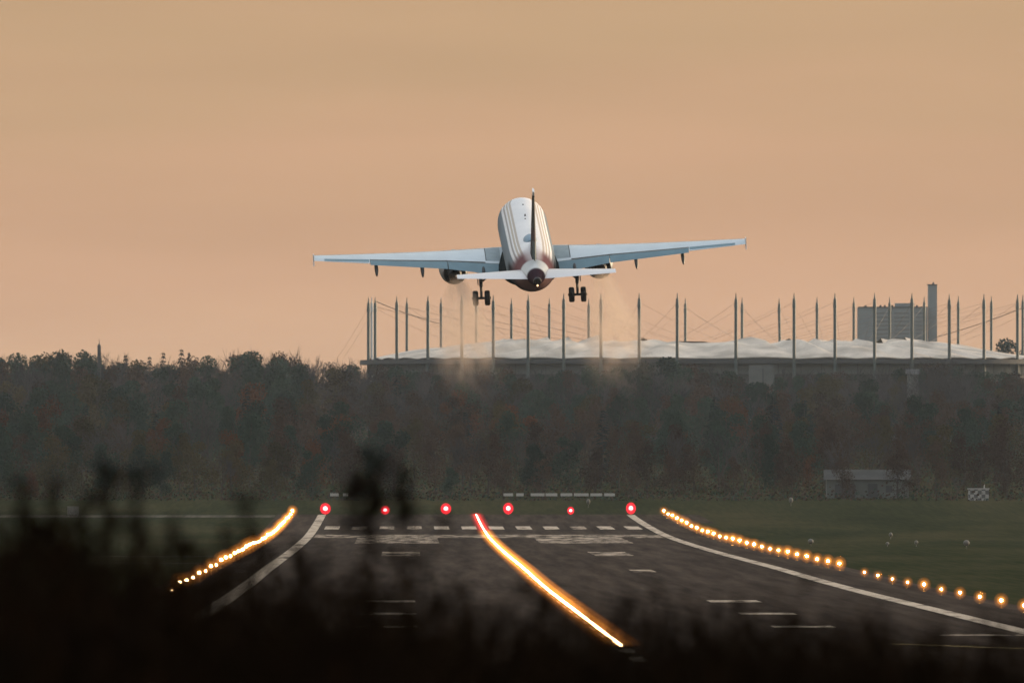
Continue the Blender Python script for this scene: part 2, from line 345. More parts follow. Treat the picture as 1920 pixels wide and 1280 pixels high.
# ------------------------------------------------------------------ jet airliner
M_skin = bpy.data.materials.new('airliner_paint'); M_skin.use_nodes = True
def skin():
    t = M_skin.node_tree; b = t.nodes['Principled BSDF']; b.inputs['Roughness'].default_value = .42; b.inputs['Coat Weight'].default_value = 0; b.inputs['Specular IOR Level'].default_value = 0
    c = N(t, 'ShaderNodeTexCoord'); s = N(t, 'ShaderNodeSeparateXYZ'); t.links.new(c.outputs['Object'], s.inputs[0])
    def M(op, a, b_=None, c_=None):
        n = N(t, 'ShaderNodeMath', operation=op)
        for i, v in enumerate((a, b_, c_)):
            if v is None: continue
            if isinstance(v, (int, float)): n.inputs[i].default_value = v
            else: t.links.new(v, n.inputs[i])
        return n.outputs[0]
    def smooth(v, a, b_):
        n = N(t, 'ShaderNodeMapRange', interpolation_type='SMOOTHSTEP'); n.inputs['From Min'].default_value = a; n.inputs['From Max'].default_value = b_
        t.links.new(v, n.inputs[0]); return n.outputs[0]
    def mix(f, a, b_):
        n = N(t, 'ShaderNodeMixRGB'); t.links.new(f, n.inputs[0])
        for i, v in ((1, a), (2, b_)):
            if isinstance(v, tuple): n.inputs[i].default_value = (*v, 1)
            else: t.links.new(v, n.inputs[i])
        return n.outputs[0]
    y, z = s.outputs['Y'], s.outputs['Z']                       # y = 16 - station
    nz = N(t, 'ShaderNodeTexNoise'); nz.inputs['Scale'].default_value = .7; nz.inputs['Detail'].default_value = 4; t.links.new(c.outputs['Object'], nz.inputs[0])
    col = mix(smooth(nz.outputs['Fac'], .3, .75), (.88, .87, .86), (.80, .80, .80))
    def band(v, c0, hw, soft=.03):
        d = M('ABSOLUTE', M('SUBTRACT', v, c0)); n = M('SUBTRACT', 1.0, smooth(d, hw, hw + soft)); return n
    front = smooth(y, -12.5, -9.5)
    for zc, hw, cc in ((1.78, .035, (.56, .50, .44)), (1.62, .04, (.58, .52, .44)), (1.40, .05, (.44, .41, .39))):
        col = mix(M('MULTIPLY', band(z, zc, hw), front), col, cc)
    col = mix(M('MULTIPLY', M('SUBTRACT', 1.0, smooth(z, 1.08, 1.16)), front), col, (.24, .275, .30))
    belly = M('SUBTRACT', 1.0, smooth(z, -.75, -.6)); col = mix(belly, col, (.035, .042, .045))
    # red flank fading in towards the tail, lighter panel, dark tail cone
    red = M('MULTIPLY', M('SUBTRACT', 1.0, smooth(y, -11.2, -8.4)), M('SUBTRACT', 1.0, smooth(z, 1.7, 2.05)))
    col = mix(red, col, (.06, .014, .024))
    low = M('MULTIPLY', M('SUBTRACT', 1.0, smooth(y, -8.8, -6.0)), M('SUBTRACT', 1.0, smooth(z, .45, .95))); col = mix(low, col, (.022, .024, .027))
    soft = M('MULTIPLY', M('SUBTRACT', 1.0, smooth(y, -12.0, -7.5)), .28); col = mix(soft, col, (.60, .34, .33))
    pan = M('MULTIPLY', M('SUBTRACT', 1.0, smooth(y, -13.3, -12.7)), smooth(z, .8, 1.3)); col = mix(pan, col, (.66, .68, .68))
    cone = M('SUBTRACT', 1.0, smooth(y, -15.75, -15.2)); col = mix(cone, col, (.040, .022, .030))
    t.links.new(col, b.inputs['Base Color'])
skin()
M_wing = mat('wing_grey_paint', (.54, .63, .68), .4, noise_amt=.06, scale=.8, coat=.2)
M_flap = mat('flap_grey_paint', (.12, .225, .28), .38, noise_amt=.08, scale=1)
M_wpan = mat('wing_walkway_panel', (.26, .33, .36), .6, noise_amt=.12, scale=1.5)
M_seam = mat('panel_seam', (.04, .05, .055), .7)
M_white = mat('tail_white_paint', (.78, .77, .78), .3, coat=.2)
M_fin = mat('fin_dark_teal', (.006, .013, .016), .6, .15, noise_amt=.2, scale=.6)
M_finred = mat('fin_maroon', (.03, .006, .012), .6, .15)
M_rud = mat('rudder_teal_grey', (.05, .085, .09), .6, .2)
M_black = mat('tyre_rubber', (.008, .008, .009), .7)
M_gear = mat('gear_steel', (.03, .032, .035), .5, metal=.4)
M_eng = mat('engine_cowl', (.20, .22, .24), .4, noise_amt=.1, scale=.8)
M_hot = mat('engine_exhaust_metal', (.012, .012, .013), .5, metal=.6)
M_apu = mat('tail_exhaust_metal', (.02, .018, .02), .5, metal=.5)
M_dome = mat('radome_blue_grey', (.22, .33, .42), .5, noise_amt=.08, scale=2)
M_tl = emit('tail_lamp', (1, .62, .32), .35)

air = empty('airliner')
tag(air, 'white twin-engine jet airliner climbing away, wheels down, above the runway end', 'airplane')
S0 = 16.0
def B(s, x, z): return Vector((x, S0 - s, z))
FUS = [(.02,-.55,.04,.04),(.15,-.54,.30,.30),(.45,-.50,.58,.58),(1.0,-.42,.95,.95),(2.0,-.28,1.38,1.42),(3.2,-.12,1.72,1.80),(4.5,-.03,1.92,2.0),(6,0,1.975,2.07),(9,0,1.975,2.07),(13,0,1.975,2.07),(17,0,1.975,2.07),(20.5,0,1.975,2.07),
       (22,.04,1.95,2.02),(23.5,.14,1.87,1.91),(25,.30,1.74,1.73),(26.5,.49,1.55,1.52),(28,.69,1.32,1.29),(29.5,.88,1.07,1.03),(31,1.05,.80,.76),(32.2,1.14,.58,.56),(33.2,1.17,.40,.40),(33.75,1.18,.31,.32)]
b = MB(); n = 48
b.rings([[B(s, rw*math.cos(2*math.pi*i/n), zc + rh*math.sin(2*math.pi*i/n)) for i in range(n)] for s, zc, rw, rh in FUS])
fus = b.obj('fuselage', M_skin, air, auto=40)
b = MB()
b.rings([[B(s, rw*math.cos(2*math.pi*i/32), zc + rh*math.sin(2*math.pi*i/32)) for i in range(32)] for s, zc, rw, rh in
         ((9.2,-1.2,.9,.6),(10,-1.25,1.7,1.0),(11.5,-1.25,2.25,1.25),(14,-1.25,2.4,1.30),(17,-1.25,2.4,1.30),(18.6,-1.2,2.2,1.18),(20,-1.1,1.6,.95),(21.2,-1.0,.7,.6))])
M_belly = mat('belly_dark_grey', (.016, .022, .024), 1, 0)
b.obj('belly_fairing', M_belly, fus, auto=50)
b = MB(); b.rings([[B(s, r*math.cos(2*math.pi*i/20), 1.18 + dz + r*1.03*math.sin(2*math.pi*i/20)) for i in range(20)] for s, r, dz in ((33.70,.32,0),(33.95,.29,.0),(34.0,.22,.0),(33.8,.18,0))], cap=True)
b.obj('tail_exhaust', M_apu, fus, auto=40)
b = MB(); b.ball(B(34.0, 0, .88), .075, 8, 6); b.obj('tail_light', M_tl, fus, smooth=True)
# satcom dome and blade aerials on the crown
b = MB(); b.rings([[B(s, w_*math.cos(math.pi*i/14), 1.85 + (h*math.sin(math.pi*i/14))) for i in range(15)] + [B(s, -w_, 1.7), B(s, w_, 1.7)] for s, w_, h in
        ((20.0,.12,.20),(20.4,.40,.40),(21.0,.55,.50),(21.8,.58,.52),(22.3,.52,.48),(22.6,.36,.36))]); b.obj('satcom_dome', M_dome, fus, auto=45)
for s, h, x in ((7.6, .06, .02), (12.0, .14, 0), (13.2, .05, -.05)):
    b = MB(); b.add([B(s,x-.09,2.0),B(s+.5,x-.06,2.0),B(s+.45,x-.03,2.07+h),B(s+.25,x-.03,2.07+h),B(s,x+.09,2.0),B(s+.5,x+.06,2.0),B(s+.45,x+.03,2.07+h),B(s+.25,x+.03,2.07+h)],
          [(0,1,2,3),(7,6,5,4),(0,4,5,1),(1,5,6,2),(2,6,7,3),(3,7,4,0)]); b.obj('antenna', M_seam, fus)

AF = [(1,0),(.92,.018),(.8,.040),(.65,.062),(.5,.074),(.35,.078),(.22,.070),(.12,.055),(.05,.037),(.015,.020),(0,0),(.015,-.016),(.05,-.026),(.12,-.034),(.22,-.040),(.35,-.043),(.5,-.040),(.65,-.032),(.8,-.02),(.92,-.008)]
def section(s_le, x, z, ch, tk, inc, c0=0.0, c1=1.0, drop=0.0, ang=0.0, thin=1.0):
    """aerofoil ring from chord fraction c0 to c1; ang = extra droop about c0"""
    up = [p for p in AF[:11]]; lo = [AF[10]] + AF[11:] + [AF[0]]
    def at(tab, c):
        tab = sorted(tab)
        for (a, za), (b_, zb) in zip(tab, tab[1:]):
            if a <= c <= b_: return za + (zb - za) * (c - a) / (b_ - a + 1e-9)
        return 0.0
    cs = [c0 + (c1 - c0) * (0.5 - .5 * math.cos(math.pi * k / 9)) for k in range(10)]
    ring = [(c, at(up, c) * tk / .12 * thin) for c in reversed(cs)] + [(c, at(lo, c) * tk / .12 * thin - (1e-4)) for c in cs]
    out = []
    for c, t in ring:
        dx = (c - c0) * ch; dz = t * ch
        dx, dz = dx * math.cos(ang) + dz * math.sin(ang), -dx * math.sin(ang) + dz * math.cos(ang)
        dx += c0 * ch; dz -= drop
        X = dx * math.cos(inc) + dz * math.sin(inc); Z = -dx * math.sin(inc) + dz * math.cos(inc)
        out.append(B(s_le + X, x, z + Z))
    return out
def wing_at(y):
    # station of leading edge, chord, z, thickness, incidence
    le = 10.35 + max(0, y - 1.6) * math.tan(R(27.3))
    te = 17.55 if y < 6.4 else 17.55 + (y - 6.4) * (20.25 - 17.55) / (17.05 - 6.4)
    z = -1.10 + y * math.tan(R(5.1)) + .30 * (y / 17.05) ** 2
    return le, te - le, z, .145 - .04 * min(1, y / 8), R(4.2 - 4.2 * y / 17.05)
FLY = 12.6
for sg in (-1, 1):
    wo = None; b = MB()
    sp = [.9, 2, 3.2, 4.8, 6.4, 8.5, 10.5, FLY]
    b.rings([section(wing_at(y)[0], sg*y, wing_at(y)[2], wing_at(y)[1], wing_at(y)[3], wing_at(y)[4], 0, .79) for y in sp])
    b.rings([section(wing_at(y)[0], sg*y, wing_at(y)[2], wing_at(y)[1], wing_at(y)[3], wing_at(y)[4], 0, 1.0) for y in (FLY, 14, 15.6, 16.8, 17.03)])
    wo = b.obj('wing', M_wing, air, auto=35)
    for ya, yb in ((2.15, 6.35), (6.42, FLY - .03)):
        b = MB(); b.rings([section(wing_at(y)[0] + .10, sg*y, wing_at(y)[2], wing_at(y)[1], wing_at(y)[3], wing_at(y)[4], .775, 1.0, .02, R(9), .9) for y in (ya, (ya+yb)/2, yb)])
        b.obj('flap', M_flap, wo, auto=35)
    b = MB(); b.rings([section(wing_at(y)[0] + .02, sg*y, wing_at(y)[2], wing_at(y)[1], wing_at(y)[3]*1.06, wing_at(y)[4], .76, 1.01, -.01, R(2), 1.0) for y in (FLY + .05, 14.5, 16.2)])
    b.obj('aileron', M_flap, wo, auto=35)
    # walkway panel near the root, on the upper surface; seam line along the spoilers
    def upper(y, c, lift):
        le, ch, z, tk, inc = wing_at(y); tab = sorted(AF[:11])
        zz = 0
        for (a, za), (b_, zb) in zip(tab, tab[1:]):
            if a <= c <= b_: zz = za + (zb-za)*(c-a)/(b_-a+1e-9)
        dx, dz = c*ch, zz*tk/.12*ch + lift
        return B(le + dx*math.cos(inc) + dz*math.sin(inc), sg*y, z - dx*math.sin(inc) + dz*math.cos(inc))
    def patch(name, y0, y1, c0, c1, m, lift=.012, ny=6, nc=8):
        b = MB(); vs = [upper(y0 + (y1-y0)*i/ny, c0 + (c1-c0)*j/nc, lift) for i in range(ny+1) for j in range(nc+1)]
        b.add(vs, [(i*(nc+1)+j, i*(nc+1)+j+1, (i+1)*(nc+1)+j+1, (i+1)*(nc+1)+j) for i in range(ny) for j in range(nc)]); b.obj(name, m, wo, smooth=True)
    patch('leading_edge_highlight', 2.2, 16.9, .004, .15, M_white, .010, 24, 6)  # white strip paints the bright sky highlight along the leading edge
    patch('walkway_panel', 2.15, 3.3, .16, .72, M_wpan)
    patch('spoiler_gap', 3.4, FLY, .765, .792, M_seam, .02, 12, 2)
    patch('panel_seam', 3.3, 3.36, .08, .72, M_seam, .016, 1, 8)
    # wing tip fence
    le, ch, z, tk, inc = wing_at(17.05)
    b = MB(); x = sg*17.05; pts = [(le+.3, z+.0), (le+1.2, z+.40), (le+1.65, z+.42), (le+1.65, z-.08), (le+1.85, z-.46), (le+1.4, z-.42)]
    k = len(pts); b.add([B(s, x-.04, zz) for s, zz in pts] + [B(s, x+.04, zz) for s, zz in pts], [tuple(range(k)), tuple(range(2*k-1, k-1, -1))] + [(i, (i+1)%k, k+(i+1)%k, k+i) for i in range(k)])
    b.obj('wingtip_fence', M_white, wo)
    # flap track fairings under the trailing edge
    for y in (3.6, 8.45, 12.1):
        le, ch, z, tk, inc = wing_at(y); b = MB(); te = le + ch
        b.rings([[B(s, sg*y + r*.55*math.cos(2*math.pi*i/12), zz + r*math.sin(2*math.pi*i/12)) for i in range(12)] for s, zz, r in
            ((te-2.1, z-.28, .04),(te-1.5, z-.36, .20),(te-.6, z-.50, .28),(te+.15, z-.66, .26),(te+.65, z-.84, .16),(te+.85, z-.92, .03))])
        b.obj('flap_fairing', M_gear, wo, auto=50)
    # engine
    ey = 5.75; ez = -2.25; en = empty('engine'); en.parent = air
    prof = [(9.0,.80),(8.85,.92),(9.0,1.03),(9.6,1.13),(10.6,1.17),(11.6,1.12),(12.3,1.0),(12.75,.90),(12.75,.84)]
    def lathe(name, prof, m, cap=False, n=28, auto=40):
        b = MB(); b.rings([[B(s, sg*ey + r*math.cos(2*math.pi*i/n), ez + r*math.sin(2*math.pi*i/n)) for i in range(n)] for s, r in prof], cap=cap); return b.obj(name, m, en, auto=auto)
    lathe('engine_cowl', prof, M_eng)
    lathe('intake_lip', [(9.3,1.10),(9.0,1.05),(8.84,.93),(9.0,.79)], M_white)
    lathe('fan', [(9.4,.80),(9.42,.02)], M_hot, True)
    lathe('fan_duct', [(9.0,.80),(10.5,.82),(12.0,.86),(12.74,.83)], M_hot)
    lathe('core_cowl', [(11.0,.70),(12.4,.66),(13.1,.55),(13.6,.44),(13.6,.40),(12.9,.40)], M_hot)
    lathe('exhaust_cone', [(12.9,.30),(13.6,.22),(14.1,.05)], M_hot, True)
    b = MB(); le, ch, z, tk, inc = wing_at(ey)
    b.rings([[B(s, sg*ey + dx, zz) for dx, zz in ((-.16, z0), (.16, z0), (.16, z1), (-.16, z1))] for s, z0, z1 in
             ((9.9, ez+.9, ez+1.2), (11.4, ez+.9, z-.05), (12.8, ez+.55, z-.1), (14.6, z-.75, z-.25), (15.2, z-.6, z-.4))])
    b.obj('pylon', M_eng, en)
    # tail plane
    b = MB(); tp = lambda y: (27.9 + (y-.6)*math.tan(R(32)), 3.75 - (y-.6)*2.3/5.62, .80 + y*math.tan(R(5.6)))
    b.rings([section(tp(y)[0], sg*y, tp(y)[2], tp(y)[1], .105, R(-1)) for y in (.4, 2.2, 4.2, 5.9, 6.22)]); b.obj('tailplane', M_white, air, auto=35)
    # main gear
    g = empty('landing_gear'); g.parent = air; gx = sg*3.8; gs = 16.2; az = -3.62
    b = MB(); b.tube(B(gs-.1, gx, -1.1), B(gs+.02, gx, -2.7), .17, .15, 10); b.tube(B(gs+.02, gx, -2.7), B(gs+.05, gx, az), .11, .10, 10)
    b.tube(B(gs+.05, gx-.75, az), B(gs+.05, gx+.75, az), .10, .10, 10); b.tube(B(gs-.05, gx, -2.4), B(gs, gx-sg*1.4, -1.2), .07, .07, 8)
    b.tube(B(gs+.22, gx, -2.75), B(gs+.45, gx, -3.1), .05, .05, 6); b.tube(B(gs+.45, gx, -3.1), B(gs+.15, gx, az+.1), .05, .05, 6); b.obj('strut', M_gear, g, auto=40)
    b = MB(); b.box(gx+sg*.22, gx+sg*.27, S0-gs-.45, S0-gs+.45, -2.5, -1.15); b.obj('gear_door', M_gear, g)
    for q in (-.47, .47):
        b = MB(); rr = .60
        b.rings([[B(gs+.05 + r*math.cos(2*math.pi*i/24), gx+q+dx, az + r*math.sin(2*math.pi*i/24)) for i in range(24)] for dx, r in ((-.21,rr*.62),(-.215,rr*.85),(-.17,rr*.96),(-.07,rr),(.07,rr),(.17,rr*.96),(.215,rr*.85),(.21,rr*.62))])
        wh = b.obj('wheel', M_black, g, auto=30)
        b = MB(); b.tube(B(gs+.05, gx+q-.2, az), B(gs+.05, gx+q+.2, az), .30, .30, 16); b.obj('rim', M_gear, wh)
# nose gear, hidden from behind but there
g = empty('nose_gear'); g.parent = air
b = MB(); b.tube(B(5.0, 0, -1.6), B(5.0, 0, -3.75), .1, .08, 8); b.tube(B(5.0, -.32, -3.75), B(5.0, .32, -3.75), .06, .06, 8); b.obj('strut', M_gear, g)
for q in (-.25, .25):
    b = MB(); b.tube(B(5.0, q-.11, -3.75), B(5.0, q+.11, -3.75), .38, .38, 18); b.obj('wheel', M_black, g)
# fin
b = MB(); fp = lambda z: (24.9 + (z-2.0)*(30.2-24.9)/5.87, 30.55 + (z-2.0)*(32.45-30.55)/5.87)
def vsec(z, c0=0.0, c1=1.0, tk=.075):
    le, te = fp(z); ch = te - le
    cs = [c0 + (c1-c0)*(0.5-.5*math.cos(math.pi*k/9)) for k in range(10)]; tab = sorted(AF[:11]); r = []
    def at(c):
        for (a, za), (b_, zb) in zip(tab, tab[1:]):
            if a <= c <= b_: return za + (zb-za)*(c-a)/(b_-a+1e-9)
        return 0
    return [B(le+c*ch, at(c)*tk/.15*ch, z) for c in reversed(cs)] + [B(le+c*ch, -at(c)*tk/.15*ch - 1e-4, z) for c in cs]
def fin_piece(mb, zs, c0, c1):
    for z0, z1, mi in zs:
        mb.cur = mi; mb.rings([vsec(z0 + (z1-z0)*k/3, c0, c1) for k in range(4)])
b = MB(); fin_piece(b, ((1.5, 3.6, 0), (3.6, 4.7, 1), (4.7, 7.55, 0), (7.55, 7.9, 2)), 0, .70)
b.cur = 0; b.rings([[B(s, hw, z0-.4), B(s, hw*.3, z1), B(s, -hw*.3, z1), B(s, -hw, z0-.4)] for s, hw, z0, z1 in ((22.6,.03,2.0,2.05),(23.8,.10,2.0,2.3),(25.2,.16,2.0,2.75),(26.0,.2,2.0,2.9))])
fin = b.obj('tail_fin', [M_fin, M_finred, M_white], air, auto=35)
b = MB(); fin_piece(b, ((2.1, 3.7, 2), (3.72, 4.7, 1), (4.72, 7.5, 0)), .715, 1.0)
b.obj('rudder', [M_fin, M_finred, M_rud], fin, auto=35)

PITCH, YAW, ROLL = 12.0, 2.25, -2.3
air.matrix_world = Matrix.Translation(P(990, 470, 2000)) @ Matrix.Rotation(R(YAW), 4, 'Z') @ Matrix.Rotation(R(PITCH), 4, 'X') @ Matrix.Rotation(R(ROLL), 4, 'Y')

# exhaust trails behind the engines (real hot smoky air)
def plume_mat(name, dens):
    m = bpy.data.materials.new(name); m.use_nodes = True; t = m.node_tree; t.nodes.clear()
    o = N(t, 'ShaderNodeOutputMaterial'); v = N(t, 'ShaderNodeVolumePrincipled'); v.inputs['Color'].default_value = (.76, .64, .55, 1); v.inputs['Anisotropy'].default_value = .5
    c = N(t, 'ShaderNodeTexCoord'); s = N(t, 'ShaderNodeSeparateXYZ'); t.links.new(c.outputs['Object'], s.inputs[0])
    mp = N(t, 'ShaderNodeMapping'); mp.inputs['Scale'].default_value = (.9, .16, .9); t.links.new(c.outputs['Object'], mp.inputs[0])
    n = N(t, 'ShaderNodeTexNoise'); n.inputs['Scale'].default_value = 1; n.inputs['Detail'].default_value = 2; t.links.new(mp.outputs[0], n.inputs[0])
    a = N(t, 'ShaderNodeMapRange'); a.inputs['From Min'].default_value = .35; a.inputs['From Max'].default_value = .65; a.inputs['To Max'].default_value = dens; t.links.new(n.outputs['Fac'], a.inputs[0])
    # thins out towards its rim and its far end
    r2 = N(t, 'ShaderNodeVectorMath', operation='LENGTH'); cx = N(t, 'ShaderNodeCombineXYZ'); t.links.new(s.outputs['X'], cx.inputs[0]); t.links.new(s.outputs['Z'], cx.inputs[2]); t.links.new(cx.outputs[0], r2.inputs[0])
    wd = N(t, 'ShaderNodeMath', operation='MULTIPLY_ADD'); wd.inputs[1].default_value = -.10; wd.inputs[2].default_value = .68; t.links.new(s.outputs['Y'], wd.inputs[0])
    q = N(t, 'ShaderNodeMath', operation='DIVIDE'); t.links.new(r2.outputs['Value'], q.inputs[0]); t.links.new(wd.outputs[0], q.inputs[1])
    f = N(t, 'ShaderNodeMapRange', interpolation_type='SMOOTHSTEP'); f.inputs['From Min'].default_value = 1.0; f.inputs['From Max'].default_value = .3; t.links.new(q.outputs[0], f.inputs[0])
    e = N(t, 'ShaderNodeMapRange', interpolation_type='SMOOTHSTEP'); e.inputs['From Min'].default_value = -34; e.inputs['From Max'].default_value = -18; t.links.new(s.outputs['Y'], e.inputs[0])
    m1 = N(t, 'ShaderNodeMath', operation='MULTIPLY'); t.links.new(a.outputs[0], m1.inputs[0]); t.links.new(f.outputs[0], m1.inputs[1])
    m2 = N(t, 'ShaderNodeMath', operation='MULTIPLY'); t.links.new(m1.outputs[0], m2.inputs[0]); t.links.new(e.outputs[0], m2.inputs[1])
    t.links.new(m2.outputs[0], v.inputs['Density']); t.links.new(v.outputs[0], o.inputs['Volume']); return m
M_plume = plume_mat('exhaust_air', .19)
for sg, side in ((-1, 'left'), (1, 'right')):
    b = MB(); b.rings([[(r*math.cos(2*math.pi*i/16), -L_, r*math.sin(2*math.pi*i/16)) for i in range(16)] for L_, r in ((1.0,.8),(15,2.2),(30,3.7),(46,5.3))])
    o = b.obj('exhaust_trail', M_plume, smooth=True)
    o.matrix_world = air.matrix_world @ Matrix.Translation(B(14.0, sg*5.75, -2.25)) @ Matrix.Rotation(R(1.0), 4, 'X')
    tag(o, 'faint brownish hot exhaust trail sinking behind the %s engine of the airliner' % side, 'exhaust trail', 'exhaust trails of the airliner')

# ------------------------------------------------------------------ stadium with mast-hung membrane roof
M_mem = mat('roof_membrane', (.60, .53, .45), .8, .1, noise_amt=.32, scale=.11)
M_rim = mat('stand_rim', (.05, .055, .06), .8)
M_fac = mat('stand_facade', (.11, .125, .13), .95, .05, noise_amt=.15, scale=.1)
M_mast = mat('mast_steel', (.06, .085, .085), .6)
M_mastp = mat('mast_pale_steel', (.45, .47, .48), .6)
M_cab = mat('mast_cable', (.20, .15, .11), .7)
SY = 7000.0; st = empty('stadium', ((1325 - VPX)/FPX*SY, SY, zg(SY)))
tag(st, 'large stadium with pale billowing roof hung from a ring of masts, on the skyline', 'stadium')
SA, SB = 93.0, 80.0
base = st.location.copy()
zz = lambda py, d=SY: CAM_H + (HORY - py) / FPX * d - base.z
Z_RIM, Z_TOP = zz(672, 6925), zz(639, 6960)
n = 240
# superellipse outline
def outl(t, k=1.0):
    c, s_ = math.cos(t), math.sin(t); p = 2/2.8
    return (k*SA*math.copysign(abs(c)**p, c), k*SB*math.copysign(abs(s_)**p, s_))
bays = 40
def roofz(t, v, x):
    end = abs(x)/SA; rise = (Z_TOP - Z_RIM) * (1.0 if end < .55 else 1 - .62*((end-.55)/.45)**1.0)
    sc_ = abs(math.sin(bays/2 * t))                # 0 at the masts, 1 mid bay
    bil = (1-v)*v*4
    return Z_RIM + rise*(v**.8) + 1.3*bil*(sc_-.5)*1.0 + (1-v)*(1-v)*.4*sc_ + .5*math.sin(bays*1.5*t)*bil + 2.2*v*noise.noise(Vector((6*math.cos(t)*2.2, 6*math.sin(t)*2.2, v*2.0))) + .9*v*noise.noise(Vector((40*math.cos(t), 40*math.sin(t), v*4)))
b = MB(); nv = 12; rings = []
for k in range(nv + 1):
    v = k/nv; kk = 1 - .38*v; rings.append([(outl(2*math.pi*i/n, kk)[0], outl(2*math.pi*i/n, kk)[1], roofz(2*math.pi*i/n, v, outl(2*math.pi*i/n, kk)[0])) for i in range(n)])
b.rings(rings, cap=False); b.rings([[(x, y, z - .25) for x, y, z in r] for r in reversed(rings)], cap=False)
b.obj('membrane_roof', M_mem, st, smooth=True)
def ring_wall(name, m, k0, k1, z0, z1, nn=120):
    b = MB(); rr = [[(outl(2*math.pi*i/nn, k)[0], outl(2*math.pi*i/nn, k)[1], z) for i in range(nn)] for k, z in ((k0, z0), (k0, z1), (k1, z1), (k1, z0), (k0, z0))]
    b.rings(rr, cap=False); return b.obj(name, m, st)
ring_wall('stand_rim', M_rim, 1.03, .9, Z_RIM - 1.35, Z_RIM - .15)
ring_wall('facade', M_fac, 1.0, .92, zz(703), Z_RIM - 1.4)
ring_wall('stand_base', M_rim, .99, .9, -2, zz(703) - .05)
b = MB(); 
for i in range(120):
    t = 2*math.pi*i/120; x, y = outl(t, 1.004); b.tube((x, y, zz(703)), (x, y, Z_RIM - 1.4), .12, .12, 4)
b.obj('facade_posts', M_rim, st)
FRONT = [(691, 557, 673), (703.5, 557, 673), (744, 555, 705), (802.5, 554, 690), (866, 553, 672), (925, 553, 672), (990.5, 552, 690), (1057, 550, 690), (1127, 550, 672), (1198.5, 549, 690), (1270, 549, 690), (1380, 549, 690), (1489, 549, 690), (1565.5, 549, 700), (1640, 549, 700), (1710, 549, 700), (1780, 551, 690), (1845, 551, 690), (1908, 551, 690), (1952, 553, 690)]
REAR = [(697, 557, 673), (763, 558, 658), (827, 558, 645), (893, 558, 640), (959, 559, 640), (1030, 559, 638), (1104, 560, 636), (1285, 559, 637), (1391.5, 558, 640), (1461, 559, 638), (1532, 557, 638), (1601, 557, 640), (1668, 557, 638), (1733, 556, 643), (1797, 555, 650), (1859, 555, 652), (1918, 553, 655)]
def yfront(X):
    c = min(1, abs(X)/SA); s_ = (1 - c**2.8)**(1/2.8); return SB * s_
for row, lst in (('front', FRONT), ('rear', REAR)):
    for k, (px, pt, pb) in enumerate(lst):
        X0 = (px - 1325)/FPX*SY; yo = yfront(X0)*1.02 + 2.0
        d = SY - yo if row == 'front' else SY + yo
        p = P(px, pt, d) - base; r = .43 if row == 'front' else .38
        b = MB(); lean = .8 if (px == 1461) else random.uniform(-.1, .1)
        zb = -2.0
        b.tube((p.x + lean, p.y, zb), (p.x, p.y, p.z - 4.0), r*1.05, r, 8); b.tube((p.x, p.y, p.z - 4.0), (p.x, p.y, p.z - 1.6), r*1.25, r*.9, 8); b.tube((p.x, p.y, p.z - 1.6), (p.x, p.y, p.z), r*.55, .08, 8)
        m = b.obj('mast', M_mastp if px == 697 else M_mast, st, auto=40)
        if px == 697: m['label'] = 'pale mast between two dark ones'
        top = Vector((p.x, p.y, p.z - 2.5))
        sgn = -1 if row == 'front' else 1
        # cables: to the inner roof edge, to the neighbouring bay, and an outer stay
        tx = X0*.62
        ends = [Vector((tx + 14, sgn*yfront(X0)*.6, Z_TOP + .3)), Vector((tx - 14, sgn*yfront(X0)*.6, Z_TOP + .3))]
        if px in (691, 703.5): ends = [Vector((p.x - 9.0, p.y - 2, Z_RIM)), Vector((p.x + 18, p.y + 12, zz(600)))] if px == 703.5 else [Vector((p.x - 9.2, p.y + 4, Z_RIM - .3))]
        for e_ in ends:
            b = MB(); prev = top
            for q in range(1, 7):
                f = q/6; c = top.lerp(e_, f); c.z -= 1.6*4*f*(1-f)*.35; b.tube(prev, c, .034, .034, 4, cap=False); prev = c
            b.obj('cable', M_cab, m)
# long ring cables seen against the sky
for a, bb, d in (((705, 565), (826, 607), 7040), ((1755, 632), (1918, 577), 7040)):
    b = MB(); A0, B0 = P(*a, d) - base, P(*bb, d) - base; prev = A0
    for q in range(1, 9):
        c = A0.lerp(B0, q/8); c.z -= 1.0*4*(q/8)*(1-q/8)*.4; b.tube(prev, c, .11, .11, 5, cap=False); prev = c
    b.obj('ring_cable', M_cab, st)

# ------------------------------------------------------------------ far tower block
M_conc = mat('grey_concrete', (.22, .25, .265), .85, noise_amt=.10, scale=.12)
M_win = mat('dark_window_band', (.15, .165, .175), .3)
D = 9000.0; tb = empty('tower_block', ((1682 - VPX)/FPX*D, D, zg(D)))
tag(tb, 'grey concrete slab block with a tall lift tower at its right end, behind the stadium', 'building')
k = D/FPX; zt = lambda py: CAM_H + (HORY - py)*k - tb.location.z; xt = lambda px: (px - 1682)*k
b = MB(); b.box(xt(1608), xt(1738.5), -7, 7, -3, zt(577)); b.obj('wall', M_conc, tb)
b = MB(); b.box(xt(1609), xt(1738.3), -7.2, 7.2, zt(577) + .003, zt(575)); b.obj('parapet', M_rim, tb)
b = MB(); b.box(xt(1678), xt(1714), -5, 5, zt(575) + .005, zt(568.5)); b.obj('roof_plant', M_conc, tb)
b = MB(); b.box(xt(1740), xt(1756.5), -5, 3, -3, zt(534.5)); b.obj('lift_tower', M_conc, tb)
b = MB(); b.box(xt(1738.4), xt(1757), -5.3, 3.3, zt(534.5) + .003, zt(533)); b.tube((xt(1750), 0, zt(533)), (xt(1750), 0, zt(529)), .5, .2, 6); b.obj('tower_cap', M_rim, tb)
for px in (1623, 1651, 1659, 1673, 1719): 
    b = MB(); b.box(xt(px) - .35, xt(px) + .35, -1, 0, zt(575) + .005, zt(572)); b.obj('roof_vent', M_rim, tb)
